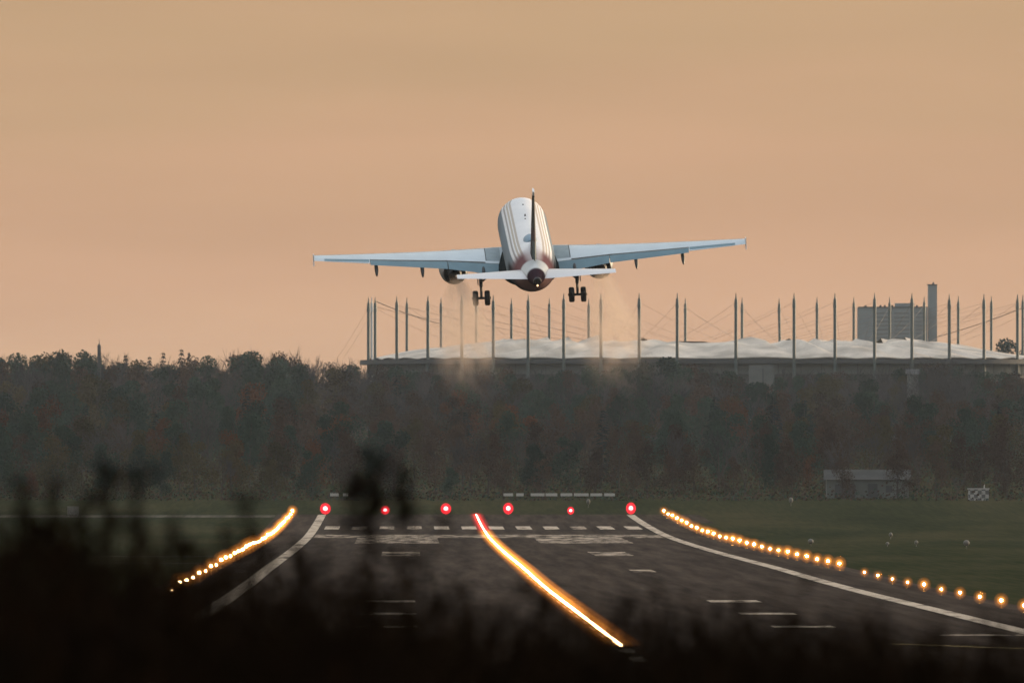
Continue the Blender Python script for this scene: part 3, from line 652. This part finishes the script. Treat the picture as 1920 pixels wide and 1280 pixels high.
for r_ in range(9):
    for c0, c1 in ((1642, 1672), (1676, 1704), (1716, 1736)):
        y0 = 586 + r_*7.6
        b = MB(); b.box(xt(c0), xt(c1), -7.15, -7.002, zt(y0 + 2.6), zt(y0)); b.obj('window', M_win, tb)

# ------------------------------------------------------------------ houses, huts and a spire half hidden in the wood
M_hut = mat('pale_wall', (.13, .14, .14), .9, .1, noise_amt=.12, scale=.4)
M_hutroof = mat('pale_sheet_roof', (.34, .34, .33), .6, noise_amt=.15, scale=.3)
M_dull = mat('dull_green_wall', (.075, .085, .08), .8, noise_amt=.2, scale=.4); M_dullroof = mat('dull_grey_roof', (.06, .06, .058), .9, .1, noise_amt=.2, scale=.3)
M_dark = mat('dark_opening', (.03, .032, .035), .6)
def hut(name, label, cat, px0, px1, py0, py1, d, roof=0, door=(), depth=6, mw=None, mr=None):
    k = d/FPX; X = ((px0+px1)/2 - VPX)*k; g = zg(d); h = empty(name, (X, d, g)); tag(h, label, cat)
    W = (px1-px0)*k/2; zt_ = CAM_H + (HORY-py0)*k - g
    b = MB(); b.box(-W, W, 0, depth, -1.5, zt_ - roof); b.obj('wall', mw or M_hut, h)
    if roof:
        b = MB(); e = .4; z0 = zt_ - roof + .003
        b.add([(-W-e,-e,z0),(W+e,-e,z0),(W+e,depth+e,z0),(-W-e,depth+e,z0),(-W-e,depth/2,z0+roof),(W+e,depth/2,z0+roof)],[(0,1,5,4),(2,3,4,5),(1,2,5),(3,0,4),(3,2,1,0)]); b.obj('roof', mr or M_hutroof, h)
    for (a, c, z0, z1) in door:
        b = MB(); b.box(-W + 2*W*a, -W + 2*W*c, -.06, -.003, z0, z1); b.obj('opening', M_dark, h)
    return h
hut('white_building', 'white box-shaped building below the stadium roof, split by a dark joint', 'building', 1405, 1452, 684, 735, 6440, 0, ((.53, .56, 3, 19.5),))
hut('long_shed', 'long low shed with pale roof at the wood edge on the right', 'shed', 1550, 1704, 880, 935, 4010, 1.6, ((.1, .35, -.5, 2.2), (.5, .62, -.5, 2.3), (.72, .8, .9, 2.0)), 9, M_dull, M_dullroof)
hut('pale_house', 'pale gabled house wall half hidden by bare trees near the stadium', 'house', 1702, 1722, 692, 735, 6350, 1.2, ((.3, .4, 5, 14), (.62, .72, 5, 14)), 8, None, M_rim)
0 and hut('small_grey_house', 'small grey house high in the wood at upper left', 'house', 262, 284, 696, 722, 6200, 2.0, (), 7)
d = 3955; hx = P(1835, 0, d); h = empty('equipment_hut', (hx.x, d, zg(d))); tag(h, 'small chequered white and grey airfield hut at the grass edge, far right', 'hut')
def check_mat():
    m = mat('chequered_panel', (.5, .5, .5), .7); t = m.node_tree; c = N(t, 'ShaderNodeTexCoord'); x = N(t, 'ShaderNodeTexChecker'); x.inputs['Scale'].default_value = 1.7
    x.inputs[1].default_value = (.30, .30, .29, 1); x.inputs[2].default_value = (.09, .09, .09, 1); mp = N(t, 'ShaderNodeMapping'); mp.inputs['Location'].default_value = (.13, .17, .21)
    t.links.new(c.outputs['Object'], mp.inputs[0]); t.links.new(mp.outputs[0], x.inputs[0]); t.links.new(x.outputs[0], t.nodes['Principled BSDF'].inputs['Base Color']); return m
b = MB(); b.box(-1.6, 1.6, 0, 2, -.5, 1.75); b.obj('wall', check_mat(), h)
b = MB(); b.box(-1.7, 1.7, -.1, 2.1, 1.753, 1.95); b.tube((.9, 1, 1.95), (.9, 1, 2.5), .12, .05, 6); b.obj('roof', M_hutroof, h)
d = 6650; sp_ = empty('church_spire', ((186 - VPX)/FPX*d, d, zg(d))); tag(sp_, 'slim dark spire with a pointed top above the trees at upper left', 'spire')
k = d/FPX; zs = lambda py: CAM_H + (HORY-py)*k - zg(d)
b = MB(); b.box(-.45, .45, -.45, .45, 0, zs(650)); b.obj('tower', M_rim, sp_)
b = MB(); b.tube((0,0,zs(650)+.003), (0,0,zs(645.5)), .6, .3, 8); b.tube((0,0,zs(645.5)), (0,0,zs(635)), .14, .03, 6); b.obj('spire_tip', M_rim, sp_)

# ------------------------------------------------------------------ the wood
def leaf_mat(name, c0, c1):
    m = bpy.data.materials.new(name); m.use_nodes = True; t = m.node_tree; b = t.nodes['Principled BSDF']
    i = N(t, 'ShaderNodeObjectInfo'); g = N(t, 'ShaderNodeNewGeometry')
    x = N(t, 'ShaderNodeMixRGB'); x.inputs[1].default_value = (*c0, 1); x.inputs[2].default_value = (*c1, 1)
    a = N(t, 'ShaderNodeMath', operation='MULTIPLY_ADD'); a.inputs[1].default_value = .35; t.links.new(g.outputs['Random Per Island'], a.inputs[0])
    h = N(t, 'ShaderNodeMath', operation='MULTIPLY'); h.inputs[1].default_value = .75; t.links.new(i.outputs['Random'], h.inputs[0]); t.links.new(h.outputs[0], a.inputs[2])
    t.links.new(a.outputs[0], x.inputs[0]); t.links.new(x.outputs[0], b.inputs['Base Color'])
    b.inputs['Roughness'].default_value = 1; b.inputs['Specular IOR Level'].default_value = 0
    return m
M_bark = mat('bark', (.05, .043, .038), .95, .1, noise_amt=.2, scale=.5)
LEAF = {'green': leaf_mat('green_leaves', (.005, .018, .014), (.034, .062, .044)), 'olive': leaf_mat('olive_leaves', (.020, .019, .006), (.070, .056, .024)),
        'rust': leaf_mat('rust_leaves', (.045, .018, .008), (.105, .042, .018)), 'brown': leaf_mat('brown_leaves', (.020, .012, .009), (.070, .044, .031)),
        'twig': leaf_mat('bare_twigs', (.020, .021, .026), (.066, .062, .064)), 'conifer': leaf_mat('conifer_needles', (.004, .012, .014), (.012, .022, .024))}
def crown_mesh(name, seed, nb=9, nl=1700, leaf=.034, wide=.36, low=.18):
    """unit tree: height 1; lobes of leaf clumps with gaps between"""
    rnd = random.Random(seed); lobes = []
    for k in range(nb):
        h = low + (1-low-.1)*((k+.5)/nb)**.85; rr = wide*(1 - .75*max(0, (h-.45)/.55)**1.6)*(.7 if h < .3 else 1)
        a = rnd.uniform(0, 6.28)*1 + k*2.4; rad = rr*rnd.uniform(.25, .75)
        lobes.append((Vector((rad*math.cos(a), rad*math.sin(a), h)), rnd.uniform(.10, .19)*(1.1 if h < .7 else .8)))
    lobes.append((Vector((0, 0, .55)), .22)); b = MB()
    for _ in range(nl):
        c, r = rnd.choice(lobes); v = Vector((rnd.gauss(0, 1), rnd.gauss(0, 1), rnd.gauss(0, 1))).normalized()*r*(rnd.random()**.4)
        v.z *= .85; p = c + v; s = leaf*rnd.uniform(.5, 1.25)
        u = Vector((rnd.gauss(0, 1), rnd.gauss(0, 1), rnd.gauss(0, .8))).normalized(); q = u.orthogonal().normalized(); q.rotate(Matrix.Rotation(rnd.uniform(0, 6.28), 3, u)); t = u.cross(q)
        b.add([p - q*s*.6, p + t*s*.45, p + q*s*.6, p - t*s*.45], [(0, 1, 2, 3)])
    return b, lobes
def trunk_mb(lobes, seed, low=.05, r=.016):
    rnd = random.Random(seed); b = MB(); b.tube((0, 0, -.08), (0, 0, .38), r, r*.75, 7); b.tube((0, 0, .38), (rnd.uniform(-.03,.03), rnd.uniform(-.03,.03), .82), r*.75, r*.25, 6)
    for c, rr in lobes: b.tube((0, 0, max(.15, c.z - .22)), c, r*.4, r*.12, 5)
    return b
def bare_mb(seed, n=70):
    """bare crown of forking twigs (unit height)"""
    rnd = random.Random(seed); tr = MB(); tw = MB()
    tr.tube((0, 0, -.08), (0, 0, .3), .017, .013, 7)
    def grow(p, d, L, r, lev):
        q = p + d*L; (tr if lev < 2 else tw).tube(p, q, r, r*.6, 5 if lev < 2 else 3, cap=False)
        if lev >= 4: return
        for _ in range(3 if lev < 3 else 4):
            a = (d + Vector((rnd.gauss(0, .42), rnd.gauss(0, .42), rnd.gauss(.12, .25)))).normalized()
            grow(p.lerp(q, rnd.uniform(.55, 1)), a, L*rnd.uniform(.55, .82), max(r*.55, .0017), lev + 1)
    for _ in range(4):
        grow(Vector((0, 0, rnd.uniform(.18, .3))), Vector((rnd.gauss(0, .35), rnd.gauss(0, .35), 1)).normalized(), .30, .010, 0)
    for me in (tr, tw):
        mzz = max(p[2] for p in tw.v); me.v = [(x/mzz, y/mzz, z/mzz) if z > 0 else (x, y, z) for x, y, z in me.v]
    return tr, tw
def conifer_mb(seed):
    rnd = random.Random(seed); b = MB(); t = MB(); t.tube((0, 0, -.08), (0, 0, .97), .016, .002, 6)
    for k in range(26):
        h = .08 + .9*k/26; r = .21*(1 - h)**.8 + .012
        for j in range(15):
            a = rnd.uniform(0, 6.28); rr = r*rnd.uniform(.35, 1.08); s = .045*rnd.uniform(.6, 1.2)*(.45 + (1-h))
            p = Vector((rr*math.cos(a), rr*math.sin(a), h - rr*.35 + rnd.uniform(-.01, .01))); o_ = Vector((math.cos(a), math.sin(a), -.45)).normalized(); t2 = Vector((-math.sin(a), math.cos(a), 0))
            b.add([p - o_*s, p + t2*s*.5 + Vector((0,0,.008)), p + o_*s*.8, p - t2*s*.5], [(0, 1, 2, 3)])
    return t, b
VAR = {}
for kind, seeds in (('green', 4), ('olive', 3), ('rust', 2), ('brown', 4)):
    for s_ in range(seeds):
        nl = 4200 if kind == 'green' else 3400 if kind in ('olive', 'rust') else 2600
        b, lob = crown_mesh(kind, hash((kind, s_)) % 1000 if False else s_*17 + len(kind)*31, nl=nl, wide=(.34, .40, .30, .37)[s_], leaf=.025 if kind == 'green' else .022)
        VAR.setdefault(kind, []).append((trunk_mb(lob, s_).mesh('trunk', M_bark), b.mesh('crown', LEAF[kind])))
for s_ in range(4):
    tr, tw = bare_mb(50 + s_); VAR.setdefault('twig', []).append((tr.mesh('trunk', M_bark), tw.mesh('crown', LEAF['twig'])))
for s_ in range(2):
    t, b = conifer_mb(90 + s_); VAR.setdefault('conifer', []).append((t.mesh('trunk', M_bark), b.mesh('crown', LEAF['conifer'])))
NAME = {'green': 'broadleaf_tree', 'olive': 'broadleaf_tree', 'rust': 'autumn_tree', 'brown': 'autumn_tree', 'twig': 'bare_tree', 'conifer': 'conifer_tree'}
LAB = {'green': 'dull green broadleaf tree among the mixed autumn wood', 'olive': 'olive yellow broadleaf tree among the mixed autumn wood', 'rust': 'rust orange autumn tree among the dark wood',
       'brown': 'brown half-bare autumn tree among the mixed wood', 'twig': 'bare grey twiggy tree in the leafless part of the wood', 'conifer': 'dark conifer standing in the autumn wood'}
rt = random.Random(11); ntree = 0
def tree(kind, px, py_top, d, wf=1.0, label=None):
    global ntree
    tm, cm = rt.choice(VAR[kind]); g = zg(d); H = CAM_H + (HORY - py_top)/FPX*d - g
    if H < 2: return
    o = empty(NAME[kind], ((px - VPX)/FPX*d, d, g - .2)); ww = wf*(H if H < 20 else 20 + (H-20)*.4)
    o.scale = (ww, ww, H*1.02); o.rotation_euler = (0, 0, rt.uniform(0, 6.28))
    link('trunk', tm, o); link('crown', cm, o)
    tag(o, label or LAB[kind], 'tree', {'conifer': 'conifers of the wood', 'twig': 'bare trees of the wood'}.get(kind, kind + ' trees of the wood')); ntree += 1
ENV = [(-200, 662), (0, 660), (60, 655), (100, 653), (150, 653), (200, 657), (235, 668), (300, 672), (350, 664), (400, 660), (450, 654), (520, 652), (560, 665), (610, 664), (650, 670), (685, 677), (700, 684), (800, 683), (850, 680), (920, 682), (1000, 688), (1100, 685), (1160, 680), (1220, 672), (1260, 668), (1300, 672), (1350, 684), (1400, 696), (1500, 689), (1600, 687), (1700, 684), (1750, 668), (1780, 672), (1830, 690), (1920, 688), (2200, 690)]
def env(x):
    for (a, ya), (b_, yb) in zip(ENV, ENV[1:]):
        if a <= x <= b_: return ya + (yb-ya)*(x-a)/(b_-a)
    return 690
ROWS = [3970, 4040, 4180, 4400, 4650, 4950, 5250, 5550, 5850, 6150, 6400, 6600, 6720, 6800]
for ri, d0 in enumerate(ROWS):
    f = min(1, ri/11); half = 1250; step = (92, 88, 84, 80, 80, 78, 78, 74, 72, 70, 46, 34, 40, 36)[ri]
    x = -170 + rt.uniform(0, step)
    while x < 2090:
        d = d0 + rt.uniform(-50, 60) if ri > 1 else d0 + rt.uniform(-12, 25)
        e = env(x); top = (842 - (842 - e)*f**.82) + rt.uniform(-9, 13)*(1 if ri < 10 else .28) + (0 if ri < 12 else 7)
        if ri == 0: top = rt.uniform(835, 895)
        left = x < 620
        r = rt.random()
        if ri < 3: kind = 'olive' if (r < .45 and left) else 'brown' if r < .62 else 'rust' if r < .66 else 'green' if r < .86 else 'twig'
        elif ri < 8: kind = 'green' if r < (.5 if left else .24) else 'brown' if r < .70 else 'olive' if r < .80 else 'rust' if r < .85 else 'twig' if r < .97 else 'conifer'
        elif ri >= 12: kind = 'twig' if r < .5 else 'green' if r < .75 else 'brown'
        else: kind = 'green' if r < (.45 if left or 1150 < x < 1400 else .30) else 'twig' if r < .82 else 'brown' if r < .95 else 'olive'
        if not (d > 6890 and x > 650): tree(kind, x, top, d, rt.uniform(.85, 1.2))
        x += step*rt.uniform(.75, 1.25)
# trees one can pick out
for a in (('conifer', 236, 660, 6700, .8, 'dark bushy conifer on the skyline left of a dip'), ('conifer', 306, 655, 6700, .7, 'dark pointed conifer on the skyline, left of the tallest one'), ('conifer', 340, 649, 6690, .75, 'tallest pointed dark conifer on the left skyline'),
          ('conifer', 354, 655, 6700, .6, 'slim conifer on the skyline just right of the tallest one'), ('conifer', 280, 663, 6680, .8, 'broad low conifer on the skyline between two dips'),
          ('twig', 455, 652, 6650, 1, 'bare tree with upright twigs on the skyline, left of a pair'), ('twig', 495, 648, 6650, 1, 'bare tree with tallest upright twigs on the left skyline'), ('twig', 520, 647, 6640, 1, 'bare twiggy tree on the skyline, right of a pair'),
          ('conifer', 293, 770, 4900, 1.5, 'dark rounded conifer low in the wood at left'), ('conifer', 746, 698, 6300, 1.3, 'dark round tree under the stadium roof at its left'),
          ('conifer', 1450, 738, 5200, 1.3, 'dark conifer in the wood below the white building'), ('conifer', 1508, 745, 5200, 1.3, 'dark bushy conifer right of another below the white building'),
          ('rust', 968, 755, 5100, 1.2, 'large rust red tree in the middle of the wood'), ('rust', 1552, 795, 4700, 1, 'rust red tree above the long shed'), ('rust', 1268, 800, 4700, 1, 'rust orange tree right of the runway end'), ('rust', 1517, 850, 4200, .8, 'low rust red tree left of the long shed'),
          ('green', 1243, 662, 6500, 1.2, 'green tree rising before the stadium roof under the right exhaust'), ('twig', 1768, 668, 6300, 1.1, 'bare pale tree rising before the stadium roof at right'), ('twig', 1745, 680, 6280, 1, 'bare tree in front of the pale house at right'),
          ('green', 1420, 711, 6200, 1.3, 'green tree covering the foot of the white building'), ('brown', 1448, 714, 6250, 1.0, 'brown tree at the right foot of the white building'), ('green', 1875, 745, 5400, 1.2, 'dark green tree at right below the last masts'), ('green', 1903, 628, 8600, 1.3, 'lone distant tree behind the right end of the stadium'),
          ('conifer', 1000, 800, 4500, 1.2, 'dark bluish conifer near the middle of the wood')):
    tree(a[0], a[1], a[2], a[3], a[4], a[5])
# undergrowth between the trunks: far too dense to count
rb = random.Random(5); b = MB()
for i in range(52000):
    d = 3948 + (rb.random()**1.5)*2700; x = rb.uniform(-200, 2120); hmax = rb.uniform(.3, 3.2) * (1 if d < 4100 else 2.0)
    p = Vector(((x - VPX)/FPX*d, d, zg(d) + hmax*rb.random()*rb.uniform(.3, 1))); s = rb.uniform(.12, .32)
    u = Vector((rb.gauss(0,1), rb.gauss(0,1), rb.gauss(0,1))).normalized(); q = u.orthogonal().normalized(); t = u.cross(q)
    b.cur = rb.choice((0, 0, 1)); b.add([p-q*s, p+t*s*.7, p+q*s, p-t*s*.7], [(0,1,2,3)])
tag(b.obj('undergrowth', [LEAF['brown'], LEAF['green']]), 'dense dark undergrowth along the foot of the wood', 'undergrowth', kind='stuff')

# ------------------------------------------------------------------ dark scrub in front of the camera, out of focus
M_stem = mat('shaded_dark_twigs', (.0085, .0048, .0025), 1, 0)  # near-black base colour stands in for the shade inside the scrub
M_fleaf = mat('shaded_withered_leaves', (.0095, .0056, .0029), 1, 0)  # leaf colour darkened the same way, shade put into the base colour
def scrub_mesh(seed, ns=60, spread=.30, leaf=.022, lv=5, heart=165, hz=1.0):
    rnd = random.Random(seed); a = MB(); l = MB()
    for _ in range(ns):
        h = .35 + .65*rnd.random()**1.4; th = rnd.uniform(0, 6.28); r0 = rnd.uniform(0, spread*.6); r1 = r0 + rnd.uniform(-.05, spread*.5)
        p0 = Vector((r0*math.cos(th), r0*math.sin(th), -.03)); p1 = Vector((r1*math.cos(th+.3), r1*math.sin(th+.3), h)); pm = p0.lerp(p1, .55) + Vector((rnd.gauss(0,.02), rnd.gauss(0,.02), 0))
        a.tube(p0, pm, .0042, .003, 4, cap=False); a.tube(pm, p1, .003, .0011, 4, cap=False)
        for _2 in range(lv):
            f = rnd.uniform(.25, .95); q = p0.lerp(pm, f/.55) if f < .55 else pm.lerp(p1, (f-.55)/.45)
            e = q + Vector((rnd.gauss(0,.05), rnd.gauss(0,.05), rnd.uniform(.03,.12))); e.z = min(e.z, 1.0); a.tube(q, e, .0018, .0009, 3, cap=False)
            for _3 in range(2):
                c = q.lerp(e, rnd.uniform(.2, 1)); s = leaf*rnd.uniform(.5, 1.2); u = Vector((rnd.gauss(0,1), rnd.gauss(0,1), rnd.gauss(0,1))).normalized(); v = u.orthogonal().normalized(); t = u.cross(v)
                l.add([c - v*s, c + t*s*.5, c + v*s, c - t*s*.5], [(0,1,2,3)])
    # dense heart low down
    for _ in range(heart):
        z = (1 - math.sqrt(1 - rnd.random()))*hz; th = rnd.uniform(0, 6.28); r = spread*rnd.random()**.5*(1.1 - .35*z); c = Vector((r*math.cos(th), r*math.sin(th), z)); s = leaf*rnd.uniform(.8, 2.0)
        u = Vector((rnd.gauss(0,1), rnd.gauss(0,1), rnd.gauss(0,.6))).normalized(); v = u.orthogonal().normalized(); t = u.cross(v); l.add([c - v*s, c + t*s*.6, c + v*s, c - t*s*.6], [(0,1,2,3)])
    return a.mesh('stems', M_stem), l.mesh('foliage', M_fleaf)
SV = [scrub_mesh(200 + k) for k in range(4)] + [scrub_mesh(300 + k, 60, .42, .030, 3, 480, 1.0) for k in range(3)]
rs = random.Random(3)
TOP = [(-250, 890), (0, 880), (60, 930), (110, 920), (200, 905), (255, 900), (290, 985), (380, 990), (465, 930), (520, 1020), (600, 1040), (650, 1000), (800, 1010), (870, 1060), (1000, 1080), (1150, 1090), (1300, 1060), (1500, 1080), (1700, 1100), (1850, 1125), (1950, 1130), (2200, 1120)]
def tenv(x):
    for (a, ya), (b_, yb) in zip(TOP, TOP[1:]):
        if a <= x <= b_: return ya + (yb-ya)*(x-a)/(b_-a)
    return 1100
def shrub(px, top, d, wd, label, v=None, group='dark scrub bushes in front of the camera'):
    a, l = SV[rs.randrange(4) if v is None else v]; o = empty('shrub', ((px - VPX)/FPX*d, d, zg(d)))
    H = CAM_H + (HORY - top)/FPX*d - zg(d); o.scale = (wd*H/1.0, wd*H, H); o.rotation_euler = (0, 0, rs.uniform(0, 6.28)); link('stems', a, o); link('foliage', l, o)
    tag(o, label, 'shrub', group)
for d0, step in ((122, 120), (132, 110), (142, 105), (158, 100), (176, 105)):
    x = -230 + rs.uniform(0, step)
    while x < 2160:
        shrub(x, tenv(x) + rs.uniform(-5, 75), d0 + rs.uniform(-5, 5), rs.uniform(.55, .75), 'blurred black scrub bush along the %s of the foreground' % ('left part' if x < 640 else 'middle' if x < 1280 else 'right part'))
        x += step*rs.uniform(.75, 1.25)
LOW = [(-250, 990), (0, 1000), (300, 1030), (450, 1050), (560, 1085), (850, 1105), (1050, 1110), (1200, 1120), (1300, 1155), (1600, 1140), (1920, 1160), (2200, 1160)]
def lenv(x):
    for (a, ya), (b_, yb) in zip(LOW, LOW[1:]):
        if a <= x <= b_: return ya + (yb-ya)*(x-a)/(b_-a)
    return 1200
for d0, step in ((120, 150), (135, 135), (150, 140)):
    x = -230 + rs.uniform(0, step)
    while x < 2160:
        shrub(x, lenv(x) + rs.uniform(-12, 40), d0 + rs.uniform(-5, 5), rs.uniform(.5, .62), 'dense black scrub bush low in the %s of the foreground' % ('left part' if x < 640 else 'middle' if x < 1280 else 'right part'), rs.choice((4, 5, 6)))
        x += step*rs.uniform(.8, 1.2)
# the sapling that stands up before the runway end
def sapling():
    rnd = random.Random(77); a = MB(); l = MB(); d = 150.0; g = zg(d); o = empty('sapling', ((700 - VPX)/FPX*d, d, g))
    tag(o, 'blurred dark leafy sapling standing up before the second red light', 'sapling')
    k = d/FPX; Z = lambda py: CAM_H + (HORY-py)*k - g; Xp = lambda px: (px-700)*k
    a.tube((0, 0, -.05), (Xp(692), 0, Z(1010)), .022, .016, 7); a.tube((Xp(692), 0, Z(1010)), (Xp(700), 0, Z(880)), .016, .006, 7)
    for (bx, by, ex, ey) in ((692, 990, 765, 890), (694, 960, 650, 930), (696, 940, 745, 935), (693, 1000, 640, 1000), (695, 930, 680, 880)):
        a.tube((Xp(bx), 0, Z(by)), (Xp(ex), rnd.uniform(-.1, .1), Z(ey)), .009, .004, 6)
    cl = [(692 + rnd.uniform(-16, 16), 1030 - 15*q, 16, 18, 26) for q in range(10)]
    cl += [(rnd.gauss(698, 21), rnd.uniform(852, 950), rnd.uniform(7, 16), rnd.uniform(10, 26), rnd.randrange(10, 34)) for q in range(12)]
    cl += [(rnd.gauss(764, 17), rnd.uniform(878, 968), rnd.uniform(8, 18), rnd.uniform(10, 22), rnd.randrange(16, 50)) for q in range(9)]
    cl += [(rnd.uniform(632, 676), rnd.uniform(905, 985), rnd.uniform(8, 16), rnd.uniform(8, 20), rnd.randrange(8, 22)) for q in range(8)]
    cl += [(rnd.uniform(720, 850), rnd.uniform(965, 1060), rnd.uniform(10, 22), rnd.uniform(14, 34), rnd.randrange(8, 26)) for q in range(9)]
    for (cx, cy, rx, ry, nn) in cl:
        for _ in range(nn):
            x, y, z = (rnd.gauss(0, .5) for _ in range(3)); c = Vector((Xp(cx) + x*rx*k, y*rx*k, Z(cy) + z*ry*k)); s = rnd.uniform(.016, .034)
            u = Vector((rnd.gauss(0,1), rnd.gauss(0,1), rnd.gauss(0,1))).normalized(); v = u.orthogonal().normalized(); t = u.cross(v); l.add([c - v*s, c + t*s*.6, c + v*s, c - t*s*.6], [(0,1,2,3)])
    a.obj('trunk', M_stem, o); l.obj('crown', M_fleaf, o)
sapling()
def shoot(px, d, top, label, seed, n):
    rnd = random.Random(seed); a = MB(); l = MB(); g = zg(d); k = d/FPX; o = empty('sapling', ((px - VPX)/FPX*d, d, g)); tag(o, label, 'sapling', 'thin saplings among the foreground scrub')
    Z = lambda py: CAM_H + (HORY-py)*k - g
    a.tube((0, 0, -.05), (rnd.uniform(-8, 8)*k, 0, Z(1010)), .016, .010, 6); a.tube((0, 0, Z(1010)), (rnd.uniform(-8, 8)*k, 0, Z(top)), .010, .003, 6)
    for q in range(n):
        cy = top + 6 + (q/n)*150 + rnd.uniform(-8, 8); cx = rnd.gauss(0, 13); rx = rnd.uniform(7, 14); ry = rnd.uniform(9, 22)
        a.tube((0, 0, Z(cy + 25)), (cx*k, 0, Z(cy)), .005, .002, 5)
        for _ in range(rnd.randrange(12, 34)):
            x, y, z = (rnd.gauss(0, .5) for _ in range(3)); c = Vector((cx*k + x*rx*k, y*rx*k, Z(cy) + z*ry*k)); s_ = rnd.uniform(.014, .030)
            u = Vector((rnd.gauss(0,1), rnd.gauss(0,1), rnd.gauss(0,1))).normalized(); v = u.orthogonal().normalized(); t = u.cross(v); l.add([c - v*s_, c + t*s_*.6, c + v*s_, c - t*s_*.6], [(0,1,2,3)])
    a.obj('trunk', M_stem, o); l.obj('crown', M_fleaf, o)
for i_, (px, d, top, lab) in enumerate(((48, 138, 890, 'blurred thin dark sapling nearest the left edge of the foreground'), (100, 146, 905, 'blurred dark sapling second from the left, low among the scrub'), (207, 150, 868, 'blurred tall dark sapling left of a close twin, in front of the wood'),
        (256, 144, 872, 'blurred tall dark sapling right of a close twin, in front of the wood'), (160, 136, 925, 'blurred short dark sapling left of two tall twins'), (466, 152, 922, 'blurred lone dark sapling between the left saplings and the left lamp row'), (330, 140, 975, 'blurred low dark sapling just left of the left lamp row'), (560, 156, 1010, 'blurred low dark sapling right of the left lamp row'))):
    shoot(px, d, top, lab, 400 + i_, 12)

# ------------------------------------------------------------------ the evening air
hm = bpy.data.materials.new('evening_haze'); hm.use_nodes = True; t = hm.node_tree; t.nodes.clear()
ho = N(t, 'ShaderNodeOutputMaterial'); hv = N(t, 'ShaderNodeVolumePrincipled'); hv.inputs['Color'].default_value = (.72, .85, 1.0, 1); hv.inputs['Density'].default_value = 1.0e-5; hv.inputs['Anisotropy'].default_value = .2
t.links.new(hv.outputs[0], ho.inputs['Volume'])
b = MB(); b.box(-6400, 6400, -600, 14500, -1.0, 90.0); tag(b.obj('haze', hm), kind='stuff')
print('TREES', ntree)
